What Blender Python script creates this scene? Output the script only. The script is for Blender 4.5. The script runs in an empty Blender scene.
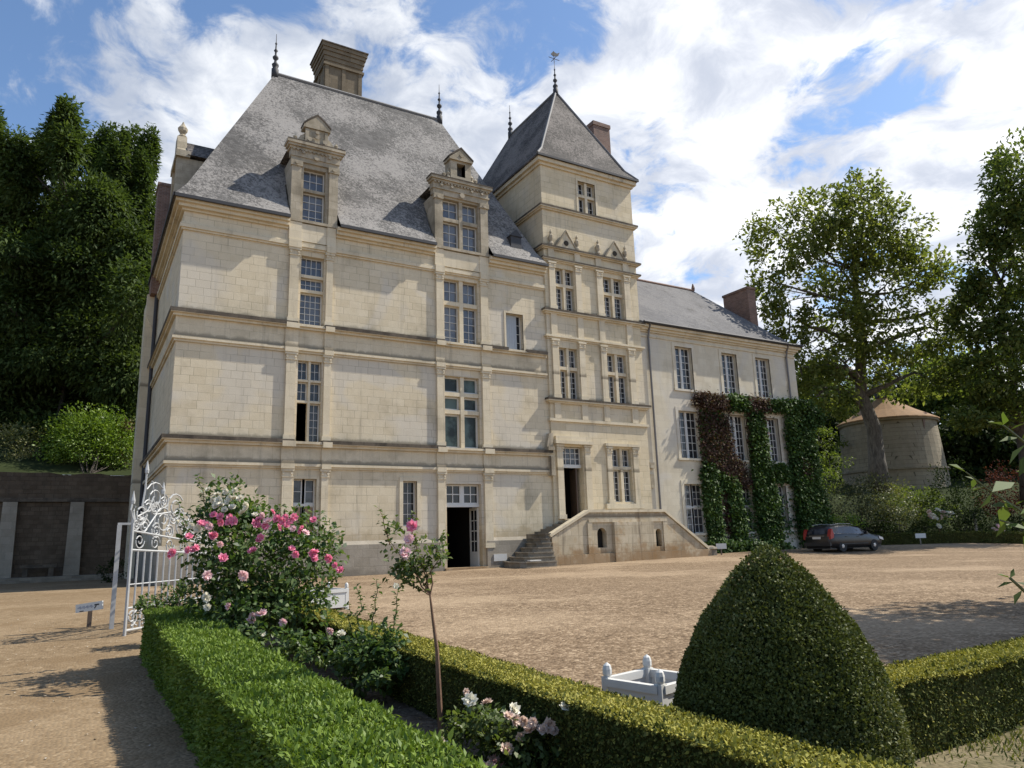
import bpy, bmesh, math, random
import numpy as np
from mathutils import Vector, Matrix
random.seed(7)
rng = np.random.default_rng(11)
R = math.radians
S = bpy.context.scene
COL = S.collection

# ------------------------------------------------------------------ camera
F_PX, PITCH, ROLL, YAW, EYE = 733.82, R(12.136), R(-1.775), R(30.631), 1.124
FW = np.array([math.sin(YAW) * math.cos(PITCH), math.cos(YAW) * math.cos(PITCH), math.sin(PITCH)])
_r0 = np.array([math.cos(YAW), -math.sin(YAW), 0.0]); _u0 = np.cross(_r0, FW)
RT = _r0 * math.cos(ROLL) + _u0 * math.sin(ROLL)
UP = -_r0 * math.sin(ROLL) + _u0 * math.cos(ROLL)
CAM = np.array([0, 0, EYE])
cd = bpy.data.cameras.new("camera"); cam = bpy.data.objects.new("camera", cd); COL.objects.link(cam)
cd.sensor_width = 36; cd.lens = F_PX / 1024 * 36; cd.clip_start = 0.05; cd.clip_end = 3000
M = Matrix.Identity(4)
for i in range(3):
    M[i][0], M[i][1], M[i][2], M[i][3] = RT[i], UP[i], -FW[i], CAM[i]
cam.matrix_world = M
S.camera = cam

# ------------------------------------------------------------------ light, sky, exposure
SUN_DIR = Vector((0.84, -0.20, 1.0)).normalized()          # towards the sun
EL = math.asin(SUN_DIR.z); AZ = math.atan2(SUN_DIR.x, SUN_DIR.y)
sd = bpy.data.lights.new("sun", 'SUN'); sd.energy = 5.0; sd.angle = R(0.5); sd.color = (1.0, 0.945, 0.85)
sun = bpy.data.objects.new("sun", sd); COL.objects.link(sun)
sun.rotation_euler = SUN_DIR.to_track_quat('Z', 'Y').to_euler(); sun.location = (30, -20, 60)
S.view_settings.view_transform = 'Standard'; S.view_settings.look = 'None'
S.view_settings.exposure = 0.40; S.view_settings.gamma = 1.0
try: S.view_settings.use_curve_mapping = False
except Exception: pass
S.cycles.max_bounces = 6; S.cycles.diffuse_bounces = 3; S.cycles.glossy_bounces = 2; S.cycles.transmission_bounces = 3
S.cycles.transparent_max_bounces = 6; S.cycles.caustics_reflective = False; S.cycles.caustics_refractive = False
try: S.cycles.use_denoising = True
except Exception: pass

def pxdir(x, y):
    d = RT * (x - 512) / F_PX - UP * (y - 384) / F_PX + FW
    return d / np.linalg.norm(d)

W = bpy.data.worlds.new("World"); S.world = W; W.use_nodes = True

class NT:
    """small node-tree helper"""
    def __init__(s, tree): s.t = tree; s.n = tree.nodes; s.l = tree.links
    def add(s, typ, **k):
        n = s.n.new(typ)
        for a, b in k.items(): setattr(n, a, b)
        return n
    def link(s, a, b): s.l.new(a, b)
    def put(s, sock, v):
        if isinstance(v, bpy.types.NodeSocket): s.l.new(v, sock)
        else: sock.default_value = v
    def math(s, op, a, b=0.0, c=None, clamp=False):
        n = s.add('ShaderNodeMath', operation=op, use_clamp=clamp)
        s.put(n.inputs[0], a); s.put(n.inputs[1], b)
        if c is not None: s.put(n.inputs[2], c)
        return n.outputs[0]
    def vmath(s, op, a, b=(0, 0, 0)):
        n = s.add('ShaderNodeVectorMath', operation=op)
        s.put(n.inputs[0], a); s.put(n.inputs[1], b)
        return n.outputs['Value'] if op in ('DOT_PRODUCT', 'LENGTH') else n.outputs[0]
    def noise(s, vec, scale, detail=4, rough=0.55, dist=0.0):
        n = s.add('ShaderNodeTexNoise'); s.put(n.inputs['Vector'], vec)
        n.inputs['Scale'].default_value = scale; n.inputs['Detail'].default_value = detail
        n.inputs['Roughness'].default_value = rough; n.inputs['Distortion'].default_value = dist
        return n.outputs['Fac']
    def ramp(s, fac, stops):
        n = s.add('ShaderNodeValToRGB'); e = n.color_ramp.elements
        while len(e) < len(stops): e.new(0.5)
        for el, (p, c) in zip(e, stops):
            el.position = p; el.color = (c, c, c, 1) if isinstance(c, (int, float)) else (*c, 1)
        s.put(n.inputs[0], fac); return n.outputs[0]
    def mix(s, fac, a, b, mode='MIX'):
        n = s.add('ShaderNodeMix', data_type='RGBA', blend_type=mode, clamp_factor=True)
        s.put(n.inputs[0], fac)
        for i, v in ((6, a), (7, b)):
            s.put(n.inputs[i], (*v, 1) if isinstance(v, tuple) and len(v) == 3 else v)
        return n.outputs[2]
    def maprange(s, v, a, b, c=0.0, d=1.0):
        n = s.add('ShaderNodeMapRange', interpolation_type='SMOOTHSTEP')
        s.put(n.inputs[0], v)
        for i, q in enumerate((a, b, c, d)): n.inputs[i + 1].default_value = q
        return n.outputs[0]

def build_world():
    t = NT(W.node_tree); t.n.clear()
    out = t.add('ShaderNodeOutputWorld'); bg = t.add('ShaderNodeBackground'); bg.inputs[1].default_value = 0.12
    t.link(bg.outputs[0], out.inputs[0])
    sky = t.add('ShaderNodeTexSky', sky_type='NISHITA', sun_disc=False)
    sky.sun_elevation = EL; sky.sun_rotation = AZ; sky.altitude = 100; sky.air_density = 1.0; sky.dust_density = 0.6; sky.ozone_density = 1.6
    d = t.add('ShaderNodeTexCoord').outputs['Generated']
    sep = t.add('ShaderNodeSeparateXYZ'); t.link(d, sep.inputs[0])
    den = t.math('ADD', t.math('MAXIMUM', sep.outputs[2], 0.0), 0.22)
    com = t.add('ShaderNodeCombineXYZ')
    t.put(com.inputs[0], t.math('DIVIDE', sep.outputs[0], den)); t.put(com.inputs[1], t.math('DIVIDE', sep.outputs[1], den))
    p = com.outputs[0]
    warp = t.add('ShaderNodeTexNoise'); t.put(warp.inputs['Vector'], p); warp.inputs['Scale'].default_value = 3.0; warp.inputs['Detail'].default_value = 3
    pw = t.vmath('ADD', p, t.vmath('MULTIPLY', t.vmath('SUBTRACT', warp.outputs['Color'], (.5, .5, .5)), (.22, .22, .22)))
    base = t.noise(pw, 2.6, 10, 0.58, 0.25)
    fine = t.noise(pw, 8.0, 9, 0.62, 0.3)
    v = t.math('ADD', base, t.math('MULTIPLY', t.math('SUBTRACT', fine, 0.5), 0.85))
    # where the sky opens (blue) and where the big cumulus stands (white)
    for px, py, wdt, amt in ((25, 50, 0.11, -.16), (210, 15, 0.06, -.16), (125, 100, .05, -.10), (470, 35, 0.075, -.14), (590, 12, 0.05, -.10), (500, 85, .05, -.1), (855, 30, 0.06, -.12), (890, 85, 0.045, -.06), (815, 100, .04, -.05), (835, 160, .05, -.06), (760, 20, .05, -.05), (60, 70, .05, -.06),
                             (170, 115, 0.10, .16), (85, 20, .05, .12), (340, 50, 0.09, .12), (480, 160, 0.09, .2), (690, 130, 0.15, .13), (1000, 110, 0.13, .16), (700, 270, 0.16, .08), (960, 330, .16, .08), (640, 60, .06, .08), (740, 55, .06, .08), (280, 30, .05, .06)):
        dd = pxdir(px, py)
        dist = t.vmath('LENGTH', t.vmath('SUBTRACT', d, tuple(dd)))
        g = t.maprange(dist, 0.0, wdt * 2.0, 1.0, 0.0)
        v = t.math('ADD', v, t.math('MULTIPLY', g, amt))
    back = t.maprange(t.vmath('DOT_PRODUCT', d, tuple(FW)), -.1, .55, .34, 0.0)  # clears clouds behind the camera to cut fill on facing sides
    v = t.math('SUBTRACT', v, back)
    cover = t.maprange(v, 0.40, 0.575)
    body = t.noise(pw, 5.0, 9, 0.6, 0.3)
    wide = t.noise(p, 1.7, 4, 0.5)
    shade = t.maprange(t.math('ADD', t.math('ADD', t.math('MULTIPLY', body, .75), t.math('MULTIPLY', v, 0.28)), t.math('MULTIPLY', wide, .3)), 0.56, 0.88)
    toright = t.maprange(t.vmath('DOT_PRODUCT', d, tuple(pxdir(1000, 160))), 0.70, 0.99)
    lo = t.mix(toright, (3.2, 3.6, 4.4), (4.3, 4.6, 5.3))
    hi = t.mix(toright, (7.4, 7.5, 7.6), (8.9, 8.9, 8.9))
    cl = t.mix(shade, lo, hi)
    tint = t.mix(1.0, sky.outputs[0], (1.0, 1.10, 1.18), 'MULTIPLY')
    haze = t.mix(t.maprange(sep.outputs[2], 0.0, .35, .75, .0), tint, (6.2, 6.6, 7.2))
    res = t.mix(t.math('MULTIPLY', cover, 0.96), haze, cl)
    t.link(res, bg.inputs[0])
build_world()

# ------------------------------------------------------------------ helpers: places
def gz(x, y):
    t = .5095 * x + .8605 * y
    s = np.clip((t - 4) / 14, 0, 1); s = s * s * (3 - 2 * s)
    w = np.clip((y - 21) / 5, 0, 1); w = w * w * (3 - 2 * w)
    return -.35 * (1 - s) + .012 * np.clip(np.asarray(x) - 12, 0, 20) * w
def at(px, py, depth):
    d = RT * (px - 512) / F_PX - UP * (py - 384) / F_PX + FW
    return CAM + d * depth

# ------------------------------------------------------------------ helpers: meshes and objects
class MB:
    def __init__(s): s.v = []; s.f = []
    def quad(s, *p):
        n = len(s.v); s.v += [tuple(map(float, q)) for q in p]; s.f.append(tuple(range(n, n + len(p))))
    def box(s, x0, x1, y0, y1, z0, z1):
        n = len(s.v)
        s.v += [(x, y, z) for z in (z0, z1) for y in (y0, y1) for x in (x0, x1)]
        s.f += [tuple(n + i for i in q) for q in ((0, 2, 3, 1), (4, 5, 7, 6), (0, 1, 5, 4), (2, 6, 7, 3), (0, 4, 6, 2), (1, 3, 7, 5))]
        return s
    def obox(s, c, ax, ay, az, hx, hy, hz):
        n = len(s.v); c = np.array(c, float); ax, ay, az = (np.array(a, float) for a in (ax, ay, az))
        s.v += [tuple(c + ax * hx * i + ay * hy * j + az * hz * k) for k in (-1, 1) for j in (-1, 1) for i in (-1, 1)]
        s.f += [tuple(n + i for i in q) for q in ((0, 2, 3, 1), (4, 5, 7, 6), (0, 1, 5, 4), (2, 6, 7, 3), (0, 4, 6, 2), (1, 3, 7, 5))]
        return s
    def prism(s, poly, axis, a, b):
        """poly: list of 2D points; axis 'y': points are (x,z), extruded from y=a to y=b; 'x': (y,z); 'z': (x,y)"""
        mk = {'y': lambda p, t: (p[0], t, p[1]), 'x': lambda p, t: (t, p[0], p[1]), 'z': lambda p, t: (p[0], p[1], t)}[axis]
        n = len(s.v); k = len(poly)
        s.v += [mk(p, a) for p in poly] + [mk(p, b) for p in poly]
        s.f.append(tuple(range(n, n + k))); s.f.append(tuple(range(n + 2 * k - 1, n + k - 1, -1)))
        for i in range(k):
            j = (i + 1) % k; s.f.append((n + i, n + k + i, n + k + j, n + j))
        return s
    def lathe(s, prof, c=(0, 0, 0), seg=10, axis='z'):
        n = len(s.v); c = np.array(c, float)
        for r, h in prof:
            for i in range(seg):
                a = 2 * math.pi * i / seg; u, w = r * math.cos(a), r * math.sin(a)
                q = {'z': (u, w, h), 'y': (u, h, w), 'x': (h, u, w)}[axis]
                s.v.append(tuple(c + q))
        for j in range(len(prof) - 1):
            for i in range(seg):
                k = (i + 1) % seg
                s.f.append((n + j * seg + i, n + j * seg + k, n + (j + 1) * seg + k, n + (j + 1) * seg + i))
        s.f.append(tuple(n + i for i in range(seg))[::-1]); e = n + (len(prof) - 1) * seg
        s.f.append(tuple(e + i for i in range(seg)))
        return s
    def tube(s, pts, rad, seg=6):
        pts = [np.array(p, float) for p in pts]; n = len(s.v)
        rads = rad if isinstance(rad, (list, tuple)) else [rad] * len(pts)
        for i, p in enumerate(pts):
            d = pts[min(i + 1, len(pts) - 1)] - pts[max(i - 1, 0)]; d = d / (np.linalg.norm(d) + 1e-9)
            h = np.array([0, 0, 1.]) if abs(d[2]) < .9 else np.array([1., 0, 0])
            a = np.cross(d, h); a /= np.linalg.norm(a); b = np.cross(d, a)
            for k in range(seg):
                t = 2 * math.pi * k / seg
                s.v.append(tuple(p + rads[i] * (a * math.cos(t) + b * math.sin(t))))
        for i in range(len(pts) - 1):
            for k in range(seg):
                m = (k + 1) % seg
                s.f.append((n + i * seg + k, n + i * seg + m, n + (i + 1) * seg + m, n + (i + 1) * seg + k))
        s.f.append(tuple(n + k for k in range(seg))[::-1]); e = n + (len(pts) - 1) * seg
        s.f.append(tuple(e + k for k in range(seg)))
        return s
    def build(s, name, mat, parent=None, base=None, smooth=False):
        off = base if base is not None else (wloc(parent) if parent is not None else (0, 0, 0))
        me = bpy.data.meshes.new(name)
        me.from_pydata([(x - off[0], y - off[1], z - off[2]) for x, y, z in s.v], [], s.f)
        bm = bmesh.new(); bm.from_mesh(me); bmesh.ops.recalc_face_normals(bm, faces=bm.faces); bm.to_mesh(me); bm.free()
        if smooth: me.polygons.foreach_set('use_smooth', [True] * len(me.polygons))
        me.materials.append(mat)
        return link(name, me, parent, off if parent is None else None)

def wloc(o):
    p = Vector((0, 0, 0))
    while o is not None: p = p + o.location; o = o.parent
    return tuple(p)
def link(name, me, parent=None, loc=None):
    o = bpy.data.objects.new(name, me); COL.objects.link(o)
    if parent is not None: o.parent = parent
    if loc is not None: o.location = loc
    return o
def tag(o, label=None, cat=None, group=None, kind=None):
    if label: o['label'] = label
    if cat: o['category'] = cat
    if group: o['group'] = group
    if kind: o['kind'] = kind
    return o
def thing(name, label, cat, loc=(0, 0, 0), group=None):
    o = bpy.data.objects.new(name, None); COL.objects.link(o); o.location = tuple(map(float, loc))
    o.empty_display_size = .2
    return tag(o, label, cat, group)
def leafmesh(name, pos, ax, nr, L, Wd, mat, parent=None, fold=.25, base=None):
    """one quad per leaf: base, side, tip, side"""
    off = np.array(base if base is not None else (wloc(parent) if parent is not None else (0, 0, 0)))
    ax = ax / (np.linalg.norm(ax, axis=1)[:, None] + 1e-9)
    sd_ = np.cross(ax, nr); sd_ /= (np.linalg.norm(sd_, axis=1)[:, None] + 1e-9)
    n2 = np.cross(sd_, ax)
    N = len(pos); L = np.broadcast_to(np.asarray(L, float), (N,))[:, None]; Wd = np.broadcast_to(np.asarray(Wd, float), (N,))[:, None]
    V = np.empty((N, 4, 3))
    V[:, 0] = pos; mid = pos + ax * L * .45 + n2 * Wd * fold
    V[:, 1] = mid + sd_ * Wd * .5; V[:, 2] = pos + ax * L; V[:, 3] = mid - sd_ * Wd * .5
    V = (V - off).reshape(-1, 3)
    me = bpy.data.meshes.new(name)
    me.vertices.add(4 * N); me.vertices.foreach_set('co', V.astype(np.float32).ravel())
    me.loops.add(4 * N); me.loops.foreach_set('vertex_index', np.arange(4 * N, dtype=np.int32))
    me.polygons.add(N); me.polygons.foreach_set('loop_start', np.arange(0, 4 * N, 4, dtype=np.int32))
    try: me.polygons.foreach_set('loop_total', np.full(N, 4, dtype=np.int32))
    except Exception: pass
    me.update(calc_edges=True); me.validate()
    me.materials.append(mat)
    return link(name, me, parent, tuple(off) if parent is None else None)
def unit(n): v = rng.normal(size=(n, 3)); return v / np.linalg.norm(v, axis=1)[:, None]

# ------------------------------------------------------------------ materials
def newmat(name):
    m = bpy.data.materials.new(name); m.use_nodes = True; t = NT(m.node_tree)
    b = t.n['Principled BSDF']; return m, t, b
def plain(name, col, rough=.6, metal=0.0, var=.12, vs=6.0, bump=0.0, bs=40.0):
    m, t, b = newmat(name); oc = t.add('ShaderNodeTexCoord').outputs['Object']
    n = t.noise(oc, vs, 5, .6)
    c = t.mix(n, tuple(q * (1 - var) for q in col), tuple(min(1, q * (1 + var)) for q in col))
    t.link(c, b.inputs['Base Color']); b.inputs['Roughness'].default_value = rough; b.inputs['Metallic'].default_value = metal
    if rough > .9: b.inputs['Specular IOR Level'].default_value = .05
    if bump:
        bp = t.add('ShaderNodeBump'); bp.inputs['Strength'].default_value = bump; bp.inputs['Distance'].default_value = .02
        t.link(t.noise(oc, bs, 4, .6), bp.inputs['Height']); t.link(bp.outputs[0], b.inputs['Normal'])
    return m
def wallcoord(t):
    oc = t.add('ShaderNodeTexCoord').outputs['Object']
    sp = t.add('ShaderNodeSeparateXYZ'); t.link(oc, sp.inputs[0])
    cb = t.add('ShaderNodeCombineXYZ'); t.put(cb.inputs[0], t.math('ADD', sp.outputs[0], sp.outputs[1])); t.link(sp.outputs[2], cb.inputs[1])
    return oc, sp, cb.outputs[0]
def stone(name, col, col2, joint=.55, bw=.62, bh=.34, stain=.5, streak=.3, dark=(.16, .14, .11), lich=None, bump=.35, patch=0.0, ledges=(), damp=None):
    m, t, b = newmat(name); oc, sp, wc = wallcoord(t)
    br = t.add('ShaderNodeTexBrick'); t.link(wc, br.inputs['Vector'])
    br.inputs['Color1'].default_value = (0, 0, 0, 1); br.inputs['Color2'].default_value = (1, 1, 1, 1); br.inputs['Mortar'].default_value = (.5, .5, .5, 1)
    br.inputs['Scale'].default_value = 1; br.inputs['Mortar Size'].default_value = .011; br.inputs['Mortar Smooth'].default_value = .3
    br.inputs['Brick Width'].default_value = bw; br.inputs['Row Height'].default_value = bh; br.offset = .45; br.squash = .8; br.squash_frequency = 3
    big = t.noise(oc, .55, 6, .6); med = t.noise(oc, 3.0, 6, .65); fin = t.noise(oc, 30, 4, .6)
    blk = t.mix(.72, br.outputs[0], med)
    c = t.mix(t.maprange(blk, .2, .8), col, col2)
    c = t.mix(t.math('MULTIPLY', t.maprange(big, .5, .75), stain), c, tuple(q * .62 for q in col))
    c = t.mix(t.math('MULTIPLY', t.maprange(fin, .35, .75), .34), c, tuple(q * .7 for q in col))
    # rain streaks: stretched downwards
    mp = t.add('ShaderNodeMapping'); mp.inputs['Scale'].default_value = (2.6, 2.6, .16); t.link(oc, mp.inputs[0])
    st = t.maprange(t.noise(mp.outputs[0], 1.0, 6, .65), .53, .78)
    c = t.mix(t.math('MULTIPLY', st, streak), c, dark)
    if patch:
        pt = t.maprange(t.noise(oc, .33, 3, .5, .6), .5, .6)
        c = t.mix(t.math('MULTIPLY', pt, patch), c, (.56, .52, .45))
    if lich:
        c = t.mix(t.math('MULTIPLY', t.maprange(t.noise(oc, 1.2, 7, .7), .5, .68), .75), c, lich)
    for zl in ledges:                                   # black lichen creeping up from the top of each ledge
        up_ = t.math('SUBTRACT', sp.outputs[2], zl)
        mk = t.math('MULTIPLY', t.maprange(up_, .34, .0), t.math('GREATER_THAN', up_, -.02))
        sp2 = t.maprange(t.math('ADD', t.noise(oc, 2.4, 7, .7), t.math('MULTIPLY', mk, .42)), .62, .84)
        c = t.mix(t.math('MULTIPLY', t.math('MULTIPLY', sp2, mk), .75), c, (.15, .125, .09))
    if damp:
        z0_, z1_, dc, da = damp
        dm_ = t.math('ADD', t.maprange(sp.outputs[2], z1_, z0_), t.math('MULTIPLY', t.math('SUBTRACT', t.noise(oc, 1.3, 7, .68), .5), 2.4))
        c = t.mix(t.math('MULTIPLY', t.maprange(dm_, .35, .95), da), c, dc)
    jn = t.noise(oc, 1.1, 4, .6)
    c = t.mix(t.math('MULTIPLY', br.outputs['Fac'], t.math('MULTIPLY', t.maprange(jn, .30, .60), joint)), c, tuple(q * .38 for q in col))
    t.link(c, b.inputs['Base Color']); b.inputs['Roughness'].default_value = .9; b.inputs['Specular IOR Level'].default_value = .2
    bp = t.add('ShaderNodeBump'); bp.inputs['Strength'].default_value = bump; bp.inputs['Distance'].default_value = .02
    hh = t.math('SUBTRACT', t.math('ADD', t.math('MULTIPLY', med, .8), t.math('MULTIPLY', fin, .5)), t.math('MULTIPLY', br.outputs['Fac'], .5))
    t.link(hh, bp.inputs['Height']); t.link(bp.outputs[0], b.inputs['Normal'])
    return m
def slate(name, a, c_, lichen, amt):
    m, t, b = newmat(name); oc, sp, wc = wallcoord(t)
    br = t.add('ShaderNodeTexBrick'); t.link(wc, br.inputs['Vector'])
    br.inputs['Color1'].default_value = (0, 0, 0, 1); br.inputs['Color2'].default_value = (1, 1, 1, 1); br.inputs['Mortar'].default_value = (.0, .0, .0, 1)
    br.inputs['Scale'].default_value = 1; br.inputs['Mortar Size'].default_value = .006
    br.inputs['Brick Width'].default_value = .24; br.inputs['Row Height'].default_value = .16
    med = t.noise(oc, 1.6, 7, .65); fin = t.noise(oc, 9, 7, .8); big = t.noise(oc, .35, 4, .6)
    c = t.mix(t.math('ADD', t.math('MULTIPLY', br.outputs[0], .62), t.math('MULTIPLY', med, .38)), a, c_)
    lf = t.maprange(t.math('ADD', t.math('MULTIPLY', fin, .7), t.math('MULTIPLY', big, .45)), .53, .63)
    c = t.mix(t.math('MULTIPLY', lf, amt), c, lichen)
    c = t.mix(t.math('MULTIPLY', t.maprange(t.noise(oc, .8, 8, .78), .53, .68), .7), c, (.05, .047, .042))
    t.link(c, b.inputs['Base Color']); b.inputs['Roughness'].default_value = .75; b.inputs['Specular IOR Level'].default_value = .15
    bp = t.add('ShaderNodeBump'); bp.inputs['Strength'].default_value = .55; bp.inputs['Distance'].default_value = .02
    t.link(t.math('ADD', br.outputs[0], fin), bp.inputs['Height']); t.link(bp.outputs[0], b.inputs['Normal'])
    return m
def leafmat(name, cols, rough=.5, trans=.35, spec=.35, big=0.0):
    m, t, b = newmat(name)
    rnd = t.add('ShaderNodeNewGeometry').outputs['Random Per Island']
    oc = t.add('ShaderNodeTexCoord').outputs['Object']
    f = rnd
    if big: f = t.math('ADD', t.math('MULTIPLY', rnd, 1 - big), t.math('MULTIPLY', t.maprange(t.noise(oc, .9, 3, .5), .35, .65), big))
    n = len(cols); c = t.ramp(f, [(i / (n - 1), q) for i, q in enumerate(cols)])
    t.link(c, b.inputs['Base Color']); b.inputs['Roughness'].default_value = rough; b.inputs['Specular IOR Level'].default_value = spec
    tr = t.add('ShaderNodeBsdfTranslucent')
    t.link(t.mix(1.0, c, (1.25, 1.3, .55), 'MULTIPLY'), tr.inputs[0])
    mx = t.add('ShaderNodeMixShader'); mx.inputs[0].default_value = trans
    t.link(b.outputs[0], mx.inputs[1]); t.link(tr.outputs[0], mx.inputs[2])
    t.link(mx.outputs[0], t.n['Material Output'].inputs[0])
    return m
def gravel(name, cols, scale, rough=.95, patch=None, bump=.6, fine=.5):
    m, t, b = newmat(name); oc = t.add('ShaderNodeTexCoord').outputs['Object']
    vo = t.add('ShaderNodeTexVoronoi'); t.link(oc, vo.inputs['Vector']); vo.inputs['Scale'].default_value = scale
    vo2 = t.add('ShaderNodeTexVoronoi'); t.link(oc, vo2.inputs['Vector']); vo2.inputs['Scale'].default_value = scale * .31
    s1 = t.add('ShaderNodeSeparateColor'); t.link(vo.outputs['Color'], s1.inputs[0])
    s2 = t.add('ShaderNodeSeparateColor'); t.link(vo2.outputs['Color'], s2.inputs[0])
    f = t.math('ADD', t.math('MULTIPLY', s1.outputs[0], .72), t.math('MULTIPLY', s2.outputs[1], .28))
    n = len(cols); c = t.ramp(f, [(i / (n - 1), q) for i, q in enumerate(cols)])
    big = t.noise(oc, .22, 5, .6); med = t.noise(oc, 1.3, 6, .65)
    c = t.mix(t.math('MULTIPLY', t.maprange(med, .45, .7), .22), c, tuple(q * .72 for q in cols[1]))
    c = t.mix(t.math('MULTIPLY', t.maprange(big, .45, .65), .35), c, tuple(min(1, q * 1.12) for q in cols[-1]))
    if patch: c = t.mix(t.math('MULTIPLY', t.maprange(t.noise(oc, .8, 6, .7), .5, .62), .8), c, patch)
    t.link(c, b.inputs['Base Color']); b.inputs['Roughness'].default_value = rough; b.inputs['Specular IOR Level'].default_value = .15
    bp = t.add('ShaderNodeBump'); bp.inputs['Strength'].default_value = bump; bp.inputs['Distance'].default_value = .02
    t.link(t.math('ADD', t.math('MULTIPLY', vo.outputs['Distance'], -1.0), t.math('MULTIPLY', med, .15)), bp.inputs['Height']); t.link(bp.outputs[0], b.inputs['Normal'])
    return m
def brickmat(name):
    m, t, b = newmat(name); oc, sp, wc = wallcoord(t)
    br = t.add('ShaderNodeTexBrick'); t.link(wc, br.inputs['Vector']); br.inputs['Scale'].default_value = 1
    br.inputs['Brick Width'].default_value = .24; br.inputs['Row Height'].default_value = .08; br.inputs['Mortar Size'].default_value = .008
    br.inputs['Color1'].default_value = (.15, .075, .05, 1); br.inputs['Color2'].default_value = (.23, .13, .09, 1); br.inputs['Mortar'].default_value = (.25, .22, .19, 1)
    c = t.mix(t.math('MULTIPLY', t.maprange(t.noise(oc, 1.5, 6, .7), .45, .7), .6), br.outputs[0], (.10, .075, .06))
    t.link(c, b.inputs['Base Color']); b.inputs['Roughness'].default_value = .9
    return m
def barkmat(name, a, c_):
    m, t, b = newmat(name); oc = t.add('ShaderNodeTexCoord').outputs['Object']
    mp = t.add('ShaderNodeMapping'); mp.inputs['Scale'].default_value = (5, 5, 1.2); t.link(oc, mp.inputs[0])
    n = t.noise(mp.outputs[0], 1.6, 6, .65); t.link(t.mix(t.maprange(n, .3, .7), a, c_), b.inputs['Base Color'])
    b.inputs['Roughness'].default_value = .9
    bp = t.add('ShaderNodeBump'); bp.inputs['Strength'].default_value = .6; bp.inputs['Distance'].default_value = .05
    t.link(n, bp.inputs['Height']); t.link(bp.outputs[0], b.inputs['Normal'])
    return m

ST = stone('tuffeau_ashlar', (.60, .505, .345), (.70, .605, .44), joint=.55, bw=.55, bh=.315, stain=.8, streak=.5, patch=.5, ledges=(5.28, 10.06), damp=(1.2, 2.3, (.36, .27, .15), .55))
STT = stone('tower_ashlar', (.60, .50, .33), (.70, .60, .425), joint=.5, bw=.55, bh=.315, stain=.8, streak=.5, patch=.25, ledges=(15.68, 17.88, 7.84, 12.33), damp=(1.2, 2.8, (.36, .27, .15), .5))
STR = stone('tuffeau_trim', (.60, .51, .355), (.69, .60, .44), joint=.3, bw=.9, bh=.5, stain=.8, streak=.6, ledges=(4.37, 9.04))
STW = stone('wing_plaster', (.58, .505, .37), (.67, .60, .46), joint=.14, stain=.45, streak=.30, bump=.2, patch=.5)
STD = stone('blackened_stone', (.055, .045, .035), (.17, .14, .105), joint=.1, stain=.5, streak=.5, dark=(.05, .045, .04))
STP = stone('grey_plinth', (.27, .235, .18), (.37, .325, .26), joint=.25, damp=(-.2, .8, (.15, .13, .10), .6), stain=.6, streak=.4, dark=(.20, .18, .15))
STO = stone('stained_stair_stone', (.46, .385, .265), (.60, .515, .375), joint=.6, bw=.8, bh=.4, stain=.9, streak=.85, damp=(.0, 1.5, (.26, .155, .07), .75), ledges=(2.0,), dark=(.10, .075, .055), lich=(.36, .235, .115))
STC = stone('weathered_dormer_stone', (.30, .255, .18), (.50, .43, .32), joint=.3, stain=.9, streak=.8, dark=(.13, .11, .09))
STG = stone('weathered_chimney_stone', (.15, .118, .078), (.23, .185, .125), joint=.3, bw=.5, bh=.3, stain=.7, streak=.4)
STEP = stone('worn_step_stone', (.17, .145, .11), (.30, .26, .20), joint=.1, stain=.7, streak=.4)
RUB = stone('rubble_wall', (.085, .062, .042), (.15, .115, .08), joint=.5, bw=.35, bh=.2, stain=.7, streak=.5, dark=(.05, .045, .035), bump=.8)
DOV = stone('dovecote_stone', (.25, .21, .148), (.33, .285, .205), joint=1.0, bw=.6, bh=.33, stain=.4, streak=.3)  # darkened stone: shade of the trees is put into the colour
SL = slate('old_slate', (.06, .056, .052), (.15, .142, .132), (.285, .265, .242), .85)
SLT = slate('tower_slate', (.022, .019, .017), (.065, .058, .053), (.265, .232, .208), .55)
SLW = slate('wing_slate', (.075, .073, .076), (.135, .132, .134), (.20, .19, .18), .5)
TILE = brickmat('terracotta_tile'); BRK = brickmat('dark_brick')
ORT = plain('ochre_roof_tile', (.20, .105, .032), .85, var=.45, vs=3)
WHT = plain('white_paint', (.60, .59, .55), .5, var=.06)
GRYP = plain('grey_shutter_paint', (.36, .39, .41), .6, var=.08)
GATEM = plain('pale_grey_iron_paint', (.40, .40, .39), .55, var=.25, vs=9)
LEAD = plain('lead_sheet', (.17, .165, .16), .75, .0, var=.2)
IRON = plain('dark_zinc', (.04, .04, .043), .7, .1)
PIPE = plain('drainpipe_zinc', (.16, .15, .145), .55, .3, var=.25, vs=1.5)
WOODB = plain('brown_door_wood', (.10, .07, .05), .6, var=.25, vs=3)
CURT = plain('brown_inner_shutter', (.30, .20, .13), .7, var=.15)
DARK = plain('painted_interior_shade', (.03, .027, .024), .95)  # near-black colour stands in for shade in rooms, niches and holes
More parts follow.
